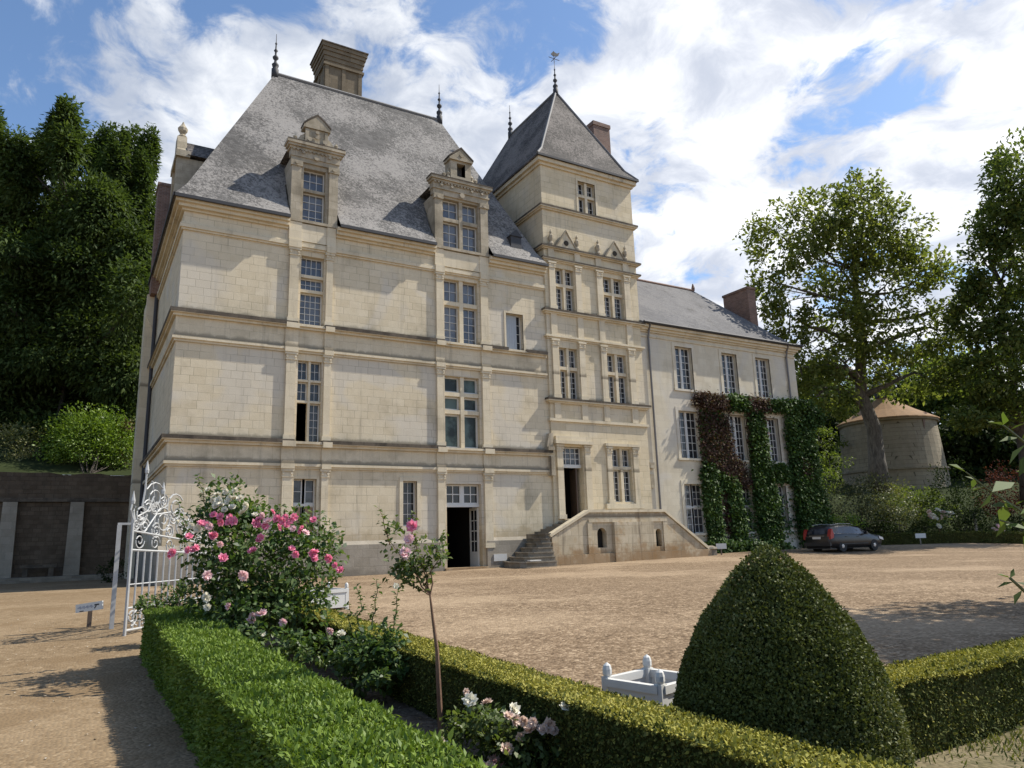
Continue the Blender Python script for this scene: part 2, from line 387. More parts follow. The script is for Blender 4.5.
def glassmat(name, col, rough, spec=.5):
    m, t, b = newmat(name); oc = t.add('ShaderNodeTexCoord').outputs['Object']
    rd = t.add('ShaderNodeObjectInfo').outputs['Random']
    t.link(t.mix(t.math('MULTIPLY', t.maprange(t.noise(oc, 1.1, 4, .6), .40, .60), rd), col, tuple(min(.16, q * 4.5) for q in col)), b.inputs['Base Color'])
    b.inputs['Roughness'].default_value = rough; b.inputs['Specular IOR Level'].default_value = spec
    bp = t.add('ShaderNodeBump'); bp.inputs['Strength'].default_value = .12; bp.inputs['Distance'].default_value = .02
    t.link(t.noise(oc, 1.4, 2, .5), bp.inputs['Height']); t.link(bp.outputs[0], b.inputs['Normal'])
    return m
GLS = glassmat('old_window_glass', (.020, .021, .024), .06)
GLU = glassmat('sky_tinted_window_glass', (.075, .078, .088), .12, .7)  # greyish sky reflection painted into the pane colour
GLM = glassmat('screened_window_glass', (.022, .032, .030), .35, .3)

# ------------------------------------------------------------------ ground
GRAVEL = gravel('courtyard_gravel', [(.065, .042, .025), (.162, .110, .065), (.24, .169, .104), (.44, .332, .218)], 30)
PATHM = gravel("sandy_path", [(.12, .08, .044), (.19, .132, .074), (.225, .16, .092), (.31, .23, .142)], 30, patch=(.18, .122, .066), bump=.45)
SOIL = gravel('bed_soil', [(.07, .045, .03), (.11, .075, .05), (.14, .10, .07), (.20, .15, .105)], 22, bump=.9)
HILLM = plain('rough_hill_grass', (.035, .045, .018), .95, var=.5, vs=.7)
def patch_mesh(name, poly, dz, mat, step=.5, top=None, kind='structure'):
    bm = bmesh.new(); bm.faces.new([bm.verts.new((x, y, 0)) for x, y in poly])
    xs = [p[0] for p in poly]; ys = [p[1] for p in poly]
    for ax, lo, hi in ((0, min(xs), max(xs)), (1, min(ys), max(ys))):
        k = math.floor(lo / step) * step + step
        while k < hi:
            co = [0, 0, 0]; co[ax] = k; no = [0, 0, 0]; no[ax] = 1
            bmesh.ops.bisect_plane(bm, geom=bm.verts[:] + bm.edges[:] + bm.faces[:], plane_co=co, plane_no=no, dist=1e-5)
            k += step
    for v in bm.verts: v.co.z = float(gz(v.co.x, v.co.y)) + dz
    bmesh.ops.recalc_face_normals(bm, faces=bm.faces)
    for f in bm.faces:
        if f.normal.z < 0: f.normal_flip()
        f.smooth = True
    me = bpy.data.meshes.new(name); bm.to_mesh(me); bm.free(); me.materials.append(mat)
    o = link(name, me)
    if kind: o['kind'] = kind
    return o
def ground():
    xs = np.unique(np.concatenate([np.arange(-400, -20, 40), np.arange(-20, 60, 1.0), np.arange(60, 420, 40)]))
    ys = np.unique(np.concatenate([np.arange(-120, -4, 20), np.arange(-4, 60, 1.0), np.arange(60, 500, 40)]))
    X, Yg = np.meshgrid(xs, ys); Z = gz(X, Yg)
    v = np.stack([X, Yg, Z], -1).reshape(-1, 3); nx = len(xs)
    f = [(j * nx + i, j * nx + i + 1, (j + 1) * nx + i + 1, (j + 1) * nx + i) for j in range(len(ys) - 1) for i in range(nx - 1)]
    me = bpy.data.meshes.new('gravel_court'); me.from_pydata(v.tolist(), [], f); me.materials.append(GRAVEL)
    me.polygons.foreach_set('use_smooth', [True] * len(f))
    link('gravel_court', me)['kind'] = 'structure'
ground()
patch_mesh('sandy_path', [(-16, 1), (1.05, 1), (1.05, 12.5), (1.2, 20), (2.2, 29), (2.2, 40.9), (-16, 40.9)], .004, PATHM)
patch_mesh('flower_bed', [(1.4, 1), (2.8, 1), (2.8, 15.5), (1.4, 15.5)], .006, SOIL)
patch_mesh('lawn_soil', [(3.1, .6), (11, .6), (11, 3.3), (3.1, 3.3)], .006, gravel('worn_lawn_soil', [(.07, .065, .03), (.12, .105, .05), (.17, .135, .075), (.20, .165, .10)], 24))

def hill(name, f, x0, x1, y0, y1, n, mat=HILLM):
    xs = np.linspace(x0, x1, n); ys = np.linspace(y0, y1, n); X, Yg = np.meshgrid(xs, ys); Z = f(X, Yg)
    v = np.stack([X, Yg, Z], -1).reshape(-1, 3)
    fc = [(j * n + i, j * n + i + 1, (j + 1) * n + i + 1, (j + 1) * n + i) for j in range(n - 1) for i in range(n - 1)]
    me = bpy.data.meshes.new(name); me.from_pydata(v.tolist(), [], fc); me.materials.append(mat)
    me.polygons.foreach_set('use_smooth', [True] * len(fc))
    o = link(name, me); o['kind'] = 'structure'; return o
def hz(x, y):                                       # bank beyond the low hedge, to the right and behind the wing
    t = .5095 * x + .8605 * y
    s = np.clip((t - 48) / 10, 0, 1); s = s * s * (3 - 2 * s)
    return -.3 + 4.4 * s + .22 * np.clip(t - 58, 0, 60)
hill('hillside', lambda x, y: hz(x, y), 34, 150, -20, 120, 60)
def tz(x, y): return 4.95 + .35 * np.clip(y - 42.5, 0, 40) + 0 * x     # ground behind the retaining wall
hill('terrace_bank', tz, -60, 12, 41.6, 90, 30)

# ------------------------------------------------------------------ building helpers
YF = 29.0
def wall(mb, x0, x1, z0, z1, holes, yf, depth=.38):
    xs = sorted({x0, x1, *[h[0] for h in holes], *[h[1] for h in holes]}); zs = sorted({z0, z1, *[h[2] for h in holes], *[h[3] for h in holes]})
    for a, b in zip(xs, xs[1:]):
        for c, d in zip(zs, zs[1:]):
            m, k = (a + b) / 2, (c + d) / 2
            if any(h[0] < m < h[1] and h[2] < k < h[3] for h in holes): continue
            mb.quad((a, yf, c), (b, yf, c), (b, yf, d), (a, yf, d))
    for h in holes:
        a, b, c, d = h[:4]; e = yf + (h[4] if len(h) > 4 else depth)
        mb.quad((a, yf, c), (a, yf, d), (a, e, d), (a, e, c)); mb.quad((b, yf, c), (b, e, c), (b, e, d), (b, yf, d))
        mb.quad((a, yf, d), (b, yf, d), (b, e, d), (a, e, d)); mb.quad((a, yf, c), (a, e, c), (b, e, c), (b, yf, c))
def window(parent, x0, x1, z0, z1, yf=YF, splits_x=(), splits_z=(), grid=(2, 3), rows=None, trim=STR, glass=GLS, sill=True, mull=.13, open_cells=(), nogrid=False, frame=.05, muntin=.022, surround=.1, wood_cross=False):
    """stone window: surround, mullions and transoms; each light gets its white casement and its pane"""
    W_ = MB(); s = surround
    if s:
        W_.box(x0 - s, x0, yf - .035, yf + .05, z0 - .002, z1 + s); W_.box(x1, x1 + s, yf - .035, yf + .05, z0 - .002, z1 + s)
        W_.box(x0, x1, yf - .037, yf + .05, z1, z1 + s + .002)
    if sill: W_.box(x0 - s - .05, x1 + s + .05, yf - .09, yf + .2, z0 - .12, z0 - .004)
    xs = [x0] + list(splits_x) + [x1]; zs = [z0] + list(splits_z) + [z1]
    m = mull / 2
    if not wood_cross:
        for x in splits_x: W_.box(x - m, x + m, yf + .05, yf + .26, z0, z1)
        for z in splits_z:
            e = [x0] + [q for x in splits_x for q in (x - m, x + m)] + [x1]
            for a, b in zip(e[::2], e[1::2]): W_.box(a, b, yf + .06, yf + .26, z - m, z + m)
    w = W_.build('window', trim, parent)
    Fr = MB(); Gl = MB(); y1 = yf + .29; nz = len(zs) - 1
    for i in range(len(xs) - 1):
        for j in range(nz):
            a = xs[i] + (m if i else 0); b = xs[i + 1] - (m if i < len(xs) - 2 else 0)
            c = zs[j] + (m if j else 0); d = zs[j + 1] - (m if j < nz - 1 else 0)
            if wood_cross:
                if i: Fr.box(xs[i] - m, xs[i] + m, y1 - .07, y1 + .03, z0 + .001, z1 - .001)
                if j and i == 0: Fr.box(x0 + .001, x1 - .001, y1 - .075, y1 + .03, zs[j] - m, zs[j] + m)
            if (i, j) in open_cells: continue
            f = frame
            Fr.box(a, a + f, y1 - .05, y1, c, d); Fr.box(b - f, b, y1 - .05, y1, c, d)
            Fr.box(a + f, b - f, y1 - .048, y1, c, c + f); Fr.box(a + f, b - f, y1 - .048, y1, d - f, d)
            if not nogrid:
                nr = rows[j] if rows else grid[1]; nc = grid[0]
                for k in range(1, nc):
                    x = a + f + (b - a - 2 * f) * k / nc; Fr.box(x - muntin / 2, x + muntin / 2, y1 - .035, y1 - .005, c + f, d - f)
                for k in range(1, nr):
                    z = c + f + (d - c - 2 * f) * k / nr; Fr.box(a + f, b - f, y1 - .034, y1 - .006, z - muntin / 2, z + muntin / 2)
            Gl.quad((a, y1 - .002, c), (b, y1 - .002, c), (b, y1 - .002, d), (a, y1 - .002, d))
    Fr.build('frame', WHT, w); Gl.build('glass', glass, w)
    return w
def bands(name, parent, spec, x0, x1, yf, yb, mat, left=True, right=False, cut=()):
    """spec: (z0, z1, projection); wraps to the left and right faces"""
    pieces = [(x0, x1)]
    for c0, c1 in cut:
        pieces = [q for a, b in pieces for q in ((a, min(b, c0)), (max(a, c1), b)) if q[1] - q[0] > .02]
    for k, (a, b) in enumerate(pieces):
        mb = MB()
        for z0, z1, p in spec:
            mb.box(a - (p if left and k == 0 else 0), b + (p if right and k == len(pieces) - 1 else 0), yf - p, yf + .02, z0, z1)
            if left and k == 0: mb.box(x0 - p, x0 + .02, yf + .02, yb, z0, z1)
            if right and k == len(pieces) - 1: mb.box(x1 - .02, x1 + p, yf + .02, yb, z0, z1)
        o = mb.build(name, mat, parent)
    return o
def pilaster(parent, x0, x1, z0, z1, yf=YF, p=.11, mat=STR, cap=.32):
    mb = MB(); mb.box(x0, x1, yf - p, yf + .01, z0 + .2, z1 - cap)
    mb.box(x0 - .04, x1 + .04, yf - p - .04, yf + .01, z0, z0 + .2)
    for a, b, e in ((z1 - cap, z1 - cap + .05, .03), (z1 - cap + .05, z1 - .1, .015), (z1 - .1, z1 - .002, .06)):
        mb.box(x0 - e, x1 + e, yf - p - e, yf + .01, a, b)
    mb.lathe([(.055, -.02), (.055, .03)], (x0 + .03, yf - p - .03, z1 - .17), 8, 'y'); mb.lathe([(.055, -.02), (.055, .03)], (x1 - .03, yf - p - .03, z1 - .17), 8, 'y')
    return mb.build('pilaster', mat, parent)
def hiproof(name, parent, x0, x1, y0, y1, z0, rx0, rx1, ry0, ry1, z1, mat, flare=.12, flz=.07, thick=.1):
    rings = []
    for t, h in ((0, 0), (flare, flz), (1, 1)):
        rings.append([(x0 + (rx0 - x0) * t, y0 + (ry0 - y0) * t, z0 + (z1 - z0) * h), (x1 + (rx1 - x1) * t, y0 + (ry0 - y0) * t, z0 + (z1 - z0) * h),
                      (x1 + (rx1 - x1) * t, y1 + (ry1 - y1) * t, z0 + (z1 - z0) * h), (x0 + (rx0 - x0) * t, y1 + (ry1 - y1) * t, z0 + (z1 - z0) * h)])
    mb = MB()
    low = [(p[0], p[1], z0 - thick) for p in rings[0]]
    for A, B in ((low, rings[0]), (rings[0], rings[1]), (rings[1], rings[2])):
        for i in range(4):
            j = (i + 1) % 4
            pts = [A[i], A[j], B[j], B[i]]; u = []
            for q in pts:
                if not u or (np.linalg.norm(np.subtract(q, u[-1])) > 1e-4 and np.linalg.norm(np.subtract(q, u[0])) > 1e-4): u.append(q)
            if len(u) >= 3: mb.quad(*u)
    mb.quad(*low[::-1])
    return mb.build(name, mat, parent), rings
def finial(parent, x, y, z, h, vane=False):
    k = h / 2.2
    mb = MB().lathe([(.17 * k, -.25), (.17 * k, .25 * k), (.10 * k, .30 * k), (.16 * k, .42 * k), (.17 * k, .5 * k), (.07 * k, .62 * k), (.06 * k, .74 * k), (.14 * k, .84 * k), (.14 * k, .92 * k), (.05 * k, 1.02 * k), (.045 * k, 1.18 * k), (.10 * k, 1.27 * k), (.04 * k, 1.36 * k), (.03 * k, 1.6 * k), (.06 * k, 1.66 * k), (.02 * k, 1.74 * k), (.012 * k, 2.2 * k)], (x, y, z), 8)
    o = mb.build('roof_finial', IRON, parent, smooth=True)
    if vane:
        v = MB(); zt = z + h
        v.tube([(x, y, zt - .05), (x, y, zt + .75)], .02, 6); v.tube([(x - .38, y, zt + .25), (x + .38, y, zt + .25)], .018, 5); v.tube([(x, y - .3, zt + .25), (x, y + .3, zt + .25)], .018, 5)
        v.prism([(x - .05, zt + .4), (x + .3, zt + .52), (x + .42, zt + .8), (x + .22, zt + .66), (x - .05, zt + .72), (x - .22, zt + .5)], 'y', y - .015, y + .015)
        v.build('weather_vane', IRON, o)
    return o

# ================================================================== MAIN HOUSE
XL, XR, YB = 2.67, 19.2, 39.6
HOUSE = thing('manor_house', 'tall three storey cream stone main block with steep slate roof and two stone dormers', 'manor house', (XL, YF, 0))
holesM = [(7.21, 8.16, 9.99, 13.03), (7.21, 8.17, 5.20, 8.54), (7.18, 8.07, 1.45, 3.78), (13.71, 15.44, 9.93, 13.07), (13.69, 15.42, 5.25, 8.48), (13.72, 15.42, 0.0, 3.67, .9), (11.71, 12.34, 1.90, 3.76), (16.93, 17.88, 9.99, 11.84)]
def main_house():
    H = HOUSE
    mb = MB(); wall(mb, XL, XR, -.5, 14.45, holesM, YF)
    mb.quad((XL, YF, -.5), (XL, YF, 14.45), (XL, YB, 14.45), (XL, YB, -.5)); mb.quad((XL, YB, -.5), (XL, YB, 14.45), (XR, YB, 14.45), (XR, YB, -.5))
    mb.quad((XR, YF, -.5), (XR, YB, -.5), (XR, YB, 14.45), (XR, YF, 14.45))
    mb.build('wall', ST, H)
    for a, b, c, d, dp in ((7.0, 8.4, 5.0, 8.7, 5), (13.5, 15.6, -.05, 4.0, 6)):
        y0, y1 = YF + .4, YF + dp; rm = MB()                        # rooms one sees into, their shade painted as near-black walls
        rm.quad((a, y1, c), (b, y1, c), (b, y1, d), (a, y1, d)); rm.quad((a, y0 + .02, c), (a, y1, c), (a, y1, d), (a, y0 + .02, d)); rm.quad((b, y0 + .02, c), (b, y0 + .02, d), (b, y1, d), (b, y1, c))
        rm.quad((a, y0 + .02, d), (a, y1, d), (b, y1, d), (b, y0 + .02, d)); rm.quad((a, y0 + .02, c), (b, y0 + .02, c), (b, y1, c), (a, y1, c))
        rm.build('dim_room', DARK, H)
    # plinth, with openings left for the doorway
    pl = MB(); px = [(XL - .12, 13.55), (15.6, XR - .05)]
    for a, b in px: pl.box(a, b, YF - .12, YF + .01, -.5, 1.2); pl.prism([(YF - .12, 1.2), (YF + .01, 1.36), (YF + .01, 1.2)], 'x', a, b)
    pl.box(XL - .12, XL + .01, YF + .01, YB, -.5, 1.2)
    pl.build('plinth', STP, H)
    # string courses: architrave / frieze / cornice at each floor, blackened top edge
    bands('string_course', H, [(4.17, 4.25, .07), (4.25, 4.37, .14), (4.37, 5.02, .05), (5.02, 5.12, .16), (5.12, 5.22, .25)], XL, XR - .04, YF, YB, STR, cut=())
    bands('string_course', H, [(8.83, 8.92, .07), (8.92, 9.04, .14), (9.04, 9.80, .05), (9.80, 9.90, .16), (9.90, 10.0, .25)], XL, XR - .1, YF, YB, STR)
    bands('weathered_coping', H, [(5.155, 5.29, .275)], XL, XR - .04, YF, YB, STD, cut=((7.1, 8.2), (13.6, 15.5)))
    bands('weathered_coping', H, [(9.93, 10.07, .275)], XL, XR - .1, YF, YB, STD, cut=((7.1, 8.2), (13.6, 15.5), (16.9, 17.9)))
    bands('cornice', H, [(13.28, 13.36, .07), (13.36, 13.52, .13), (13.52, 13.6, .06)], XL, XR, YF, YB, STR)
    bands('eaves_cornice', H, [(14.06, 14.16, .1), (14.16, 14.3, .24), (14.3, 14.44, .36)], XL, XR, YF, YB, STR, cut=((6.62, 8.62), (13.2, 16.02)))
    # breaks of the entablature over the pilasters
    for a, b in ((6.64, 7.16), (8.22, 8.6), (13.22, 13.66), (15.52, 16.0)):
        for z0, z1, p in ((4.16, 4.38, .2), (4.38, 5.0, .12), (5.0, 5.225, .3), (8.82, 9.05, .2), (9.05, 9.79, .12), (9.79, 10.005, .3), (13.27, 13.61, .2), (13.61, 14.42, .13)):
            rs = MB(); rs.box(a, b, YF - p, YF, z0, z1); rs.build('entablature_break', STR, H)
    for a, b in ((7.16, 8.22), (13.66, 15.52)): MB().box(a, b, YF - .1, YF, 13.62, 14.40).build('entablature_break', STR, H)
    for a, b in ((6.72, 7.1), (8.24, 8.52), (13.28, 13.62), (15.55, 15.94)):
        for z0, z1 in ((0.9, 4.16), (5.28, 8.82), (10.06, 13.27)): pilaster(H, a, b, z0, z1)
    # windows
    window(H, 7.21, 8.16, 9.99, 13.03, splits_z=(11.52, 12.16), grid=(4, 5), rows=(5, 2, 2), glass=GLU, sill=False, surround=0)
    window(H, 7.21, 8.17, 5.20, 8.54, splits_x=(7.69,), splits_z=(6.86, 7.72), grid=(2, 5), rows=(5, 2, 2), open_cells=((0, 0),), mull=.09, sill=False, surround=0)
    w = window(H, 7.18, 8.07, 1.45, 3.78, splits_x=(7.62,), splits_z=(2.78,), grid=(1, 2), rows=(1, 2), mull=.09, wood_cross=True, surround=.1)
    sh = MB(); sh.box(7.24, 7.56, YF + .24, YF + .285, 1.5, 2.7); sh.box(7.68, 8.0, YF + .24, YF + .285, 1.5, 2.7); sh.build('inner_shutter', CURT, w)
    window(H, 13.71, 15.44, 9.93, 13.07, splits_x=(14.6,), splits_z=(11.92,), rows=(5, 2), grid=(2, 5), glass=GLU, mull=.2, sill=False, surround=0)
    window(H, 13.69, 15.42, 5.25, 8.48, splits_x=(14.58,), splits_z=(6.86, 7.66), nogrid=True, glass=GLM, mull=.18, frame=.08, sill=False, surround=0)
    window(H, 11.71, 12.34, 1.90, 3.76, splits_x=(), grid=(2, 4), sill=False, surround=.16)
    w = window(H, 16.93, 17.88, 9.99, 11.84, splits_x=(), grid=(3, 4), sill=False, surround=.1)
    sh = MB()
    for k in range(5): sh.box(16.96 + k * .135, 16.96 + k * .135 + .13, YF + .2, YF + .235, 10.02, 11.8)
    sh.build('shutter', GRYP, w)
    # doorway with glazed transom and a half-open leaf
    D = MB(); D.box(13.72, 15.42, YF + .22, YF + .34, 2.68, 2.8); dr = D.build('doorway', WHT, H)
    fr = MB(); gl = MB()
    for a, b in ((13.74, 14.53), (14.61, 15.40)):
        fr.box(a, a + .07, YF + .24, YF + .32, 2.8, 3.66); fr.box(b - .07, b, YF + .24, YF + .32, 2.8, 3.66); fr.box(a + .07, b - .07, YF + .242, YF + .32, 2.8, 2.87); fr.box(a + .07, b - .07, YF + .242, YF + .32, 3.59, 3.66)
        xm = (a + b) / 2; fr.box(xm - .02, xm + .02, YF + .25, YF + .31, 2.87, 3.59); fr.box(a + .07, b - .07, YF + .252, YF + .308, 3.21, 3.25)
        gl.quad((a, YF + .3, 2.8), (b, YF + .3, 2.8), (b, YF + .3, 3.66), (a, YF + .3, 3.66))
    fr.box(14.53, 14.61, YF + .23, YF + .33, 2.8, 3.67)
    fr.build('transom_frame', WHT, dr); gl.build('glass', GLS, dr)
    lf = MB(); lg = MB(); hx, hy = 15.40, YF + .3; ang = R(91); ux, uy = math.cos(ang), math.sin(ang); wd = .78
    def lb(a, b, z0, z1, t=.03): lf.obox((hx + ux * (a + b) / 2, hy + uy * (a + b) / 2, (z0 + z1) / 2), (ux, uy, 0), (-uy, ux, 0), (0, 0, 1), (b - a) / 2, t, (z1 - z0) / 2)
    lb(0, .1, .1, 2.66); lb(wd - .1, wd, .1, 2.66); lb(.1, wd - .1, .1, .75, .028); lb(.1, wd - .1, 2.55, 2.66, .028)
    for k in range(1, 4): lb(.1, wd - .1, .75 + k * .45 - .02, .75 + k * .45 + .02, .02)
    lb(wd / 2 - .015, wd / 2 + .015, .75, 2.55, .018)
    lg.quad(*[(hx + ux * a, hy + uy * a, z) for a, z in ((.1, .75), (wd - .1, .75), (wd - .1, 2.55), (.1, 2.55))])
    leaf = lf.build('door_leaf', WHT, dr); lg.build('door_glass', GLS, dr)
    th = MB(); th.box(13.55, 15.6, YF - .25, YF + .6, -.2, .12); th.build('threshold', STO, H)
    # roof
    roof, rg = hiproof('roof', H, XL - .42, XR, YF - .45, YB + .4, 14.52, 6.9, 16.05, 34.3, 34.35, 24.7, SL, flare=.10, flz=.075)
    bm = bmesh.new(); bm.from_mesh(roof.data); ox, oy, oz = wloc(roof)
    for ax, k in ((0, 6.6), (0, 8.7), (0, 13.16), (0, 16.08), (1, 29.75)):
        co = [0, 0, 0]; no = [0, 0, 0]; co[ax] = k - (ox, oy)[ax]; no[ax] = 1
        bmesh.ops.bisect_plane(bm, geom=bm.verts[:] + bm.edges[:] + bm.faces[:], plane_co=co, plane_no=no, dist=1e-5)
    dl = []
    for f in bm.faces:
        c = f.calc_center_median(); x, y = c.x + ox, c.y + oy
        if y < 29.75 and (6.6 < x < 8.7 or 13.16 < x < 16.08): dl.append(f)
    bmesh.ops.delete(bm, geom=dl, context='FACES'); bm.to_mesh(roof.data); bm.free()
    for a, b in ((XL - .45, 6.6), (8.7, 13.16), (16.08, XR)): MB().box(a, b, YF - .51, YF - .44, 14.40, 14.53).build('gutter', IRON, H)
    MB().box(XL - .48, XL - .42, YF - .51, YB, 14.40, 14.53).build('gutter', IRON, H)
    rc = MB(); rc.tube([(6.9, 34.3, 24.72), (16.05, 34.3, 24.72)], .09, 6)
    rc.build('ridge_cap', LEAD, roof)
    finial(roof, 6.9, 34.3, 24.7, 2.3); finial(roof, 16.05, 34.3, 24.7, 2.3)
    # main chimney: panelled shaft with a spreading cap
    c = MB(); a, b, y0, y1 = 9.48, 11.5, 34.45, 36.3
    c.box(a, b, y0, y1, 22.5, 26.4)
    for x in (a, (a + b) / 2 - .1, b - .2): c.box(x, x + .2, y0 - .05, y0, 22.5, 26.2)
    for y in (y0 + .02, (y0 + y1) / 2, y1 - .2): c.box(a - .05, a, y, y + .2, 22.5, 26.2)
    for e, z0, z1 in ((.1, 26.2, 26.34), (.02, 26.34, 26.5), (.06, 26.5, 26.75), (.11, 26.75, 27.0), (.17, 27.0, 27.2), (.23, 27.2, 27.4)): c.box(a - e, b + e, y0 - e, y1 + e, z0, z1)
    ch = c.build('chimney', STG, roof)
    d = MB(); d.box(a - .28, b + .28, y0 - .28, y1 + .28, 27.402, 27.47); d.build('chimney_cap', STD, ch)
    # hooks and little skylight on the roof
    hk = MB(); hk.box(17.45, 18.05, 29.15, 30.1, 15.35, 15.95); hk.prism([(17.4, 15.95), (17.75, 16.3), (18.1, 15.95)], 'y', 29.1, 30.6); hk.build('roof_hatch', IRON, roof)
    # ---- dormer over the left window column
    dm = MB(); wall(dm, 6.66, 8.64, 14.42, 17.4, [(7.19, 8.13, 14.5, 16.99)], YF - .02)
    dm.quad((6.66, YF - .02, 14.42), (6.66, YF - .02, 17.4), (6.66, 31.4, 17.4), (6.66, 31.4, 14.42)); dm.quad((8.64, YF - .02, 14.42), (8.64, 31.4, 14.42), (8.64, 31.4, 17.4), (8.64, YF - .02, 17.4))
    dA = dm.build('dormer', STC, H)
    t = MB()
    t.box(6.56, 8.74, YF - .16, YF + .3, 14.44, 14.56)
    for x0, x1 in ((6.66, 7.06), (8.26, 8.64)): t.box(x0, x1, YF - .13, YF - .02, 14.56, 16.95); t.box(x0 - .05, x1 + .05, YF - .18, YF - .02, 16.95, 17.2)
    t.box(6.62, 8.68, YF - .1, YF - .02, 17.2, 17.5); t.box(6.6, 8.7, YF - .14, YF + .2, 17.4, 17.72)
    for e, z0, z1 in ((.08, 17.72, 17.82), (.16, 17.82, 17.92), (.22, 17.92, 18.04)): t.box(6.62 - e, 8.68 + e, YF - .1 - e, YF + .3, z0, z1)
    t.prism([(7.05, 18.04), (8.3, 18.04), (8.15, 18.4), (8.1, 18.85), (7.25, 18.85), (7.2, 18.4)], 'y', YF - .08, YF + .35); t.box(7.18, 7.34, YF - .13, YF - .08, 18.1, 18.8); t.box(8.02, 8.16, YF - .13, YF - .08, 18.1, 18.8)
    t.prism([(7.1, 18.85), (8.26, 18.85), (8.26, 18.97), (7.98, 19.25), (7.68, 19.48), (7.38, 19.25), (7.1, 18.97)], 'y', YF - .16, YF + .35)
    t.prism([(6.72, 18.04), (7.1, 18.04), (7.2, 18.6), (7.0, 18.45), (6.85, 18.2)], 'y', YF - .05, YF + .2); t.prism([(8.25, 18.04), (8.6, 18.04), (8.48, 18.2), (8.32, 18.45), (8.12, 18.6)], 'y', YF - .05, YF + .2)
    for x in (6.78, 8.56): t.lathe([(.09, 18.04), (.12, 18.14), (.05, 18.24), (.09, 18.34), (.01, 18.46)], (x, YF, 0), 8)
    t.lathe([(.13, -.03), (.1, .04)], (7.68, YF - .16, 18.5), 10, 'y')
    for k in range(12): t.box(6.66 + k * .172, 6.66 + k * .172 + .09, YF - .2, YF - .1, 17.66, 17.73)
    for x, z, r in ((7.35, 18.28, .1), (8.0, 18.28, .1), (7.68, 18.66, .09), (6.86, 17.08, .09), (8.45, 17.08, .09), (7.68, 17.45, .12), (7.1, 17.6, .07), (8.25, 17.6, .07)): t.lathe([(r, -.06), (r * .7, .0), (r * .3, .02)], (x, YF - .17, z), 8, 'y')
    t.build('dormer_trim', STC, dA)
    m = MB(); m.box(6.42, 8.88, YF - .31, YF + .3, 18.042, 18.1); m.build('weathered_coping', STD, dA)
    m = MB(); m.prism([(7.08, 18.97), (7.38, 19.25), (7.68, 19.48), (7.98, 19.25), (8.28, 18.97), (8.28, 19.05), (8.0, 19.33), (7.68, 19.57), (7.36, 19.33), (7.08, 19.05)], 'y', YF - .18, YF + .36); m.build('pediment_coping', STD, dA)
    g = MB(); g.prism([(6.5, 17.75), (8.8, 17.75), (7.68, 19.0)], 'y', YF + .3, 32.4); g.build('dormer_roof', SL, dA)
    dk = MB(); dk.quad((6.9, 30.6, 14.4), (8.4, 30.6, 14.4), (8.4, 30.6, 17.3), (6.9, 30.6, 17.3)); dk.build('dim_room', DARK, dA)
    window(dA, 7.19, 8.13, 14.5, 16.99, yf=YF - .02, splits_z=(16.0,), grid=(3, 4), rows=(4, 2), glass=GLU, trim=STC, sill=False, surround=0)
    # ---- large dormer over the right window column
    dm = MB(); wall(dm, 13.22, 16.02, 14.42, 17.2, [(13.69, 15.54, 14.5, 17.05)], YF - .02)
    dm.quad((13.22, YF - .02, 14.42), (13.22, YF - .02, 17.2), (13.22, 31.6, 17.2), (13.22, 31.6, 14.42)); dm.quad((16.02, YF - .02, 14.42), (16.02, 31.6, 14.42), (16.02, 31.6, 17.2), (16.02, YF - .02, 17.2))
    dB = dm.build('dormer', STC, H)
    t = MB(); t.box(13.1, 16.12, YF - .18, YF + .3, 14.44, 14.57)
    for x0, x1 in ((13.22, 13.6), (15.62, 16.02)): t.box(x0, x1, YF - .14, YF - .02, 14.57, 16.9); t.box(x0 - .05, x1 + .05, YF - .2, YF - .02, 16.9, 17.15)
    t.box(13.16, 16.08, YF - .1, YF + .2, 17.15, 17.42)
    for e, z0, z1 in ((.04, 17.42, 17.5), (.0, 17.5, 17.78), (.08, 17.78, 17.88), (.16, 17.88, 18.0)): t.box(13.16 - e, 16.08 + e, YF - .12 - e, YF + .3, z0, z1)
    wall(t, 14.08, 15.16, 18.0, 19.1, [(14.42, 14.86, 18.3, 18.98)], YF - .1)
    t.box(14.08, 14.42, YF - .1 + .01, YF + .5, 18.0, 19.1); t.box(14.86, 15.16, YF - .09, YF + .5, 18.0, 19.1)
    t.box(14.0, 15.24, YF - .2, YF + .5, 19.1, 19.2); t.prism([(14.0, 19.2), (15.24, 19.2), (14.62, 19.72)], 'y', YF - .18, YF + .5)
    for sx in (-1, 1):
        for k, (d0, hh) in enumerate(((.62, .55), (.84, .42), (1.05, .25))):
            x = 14.62 + sx * d0; t.lathe([(.13, 0), (.15, hh * .3), (.08, hh * .5), (.12, hh * .75), (.02, hh)], (x, YF + .02, 18.0), 8)
        t.prism([(14.62 + sx * .54, 18.0), (14.62 + sx * 1.2, 18.0), (14.62 + sx * .95, 18.2), (14.62 + sx * .7, 18.5), (14.62 + sx * .54, 18.8)], 'y', YF + .05, YF + .2)
    for k in range(17): t.box(13.2 + k * .17, 13.2 + k * .17 + .09, YF - .2, YF - .1, 17.7, 17.79)
    for x, z, r in ((13.4, 17.0, .1), (15.82, 17.0, .1), (14.62, 17.28, .13), (14.1, 17.62, .07), (15.15, 17.62, .07), (14.62, 19.38, .1), (13.55, 17.62, .07), (15.7, 17.62, .07)): t.lathe([(r, -.06), (r * .7, .0), (r * .3, .02)], (x, YF - .17, z), 8, 'y')
    t.build('dormer_trim', STC, dB)
    m = MB(); m.box(12.98, 16.26, YF - .3, YF + .3, 18.002, 18.06); m.build('weathered_coping', STD, dB)
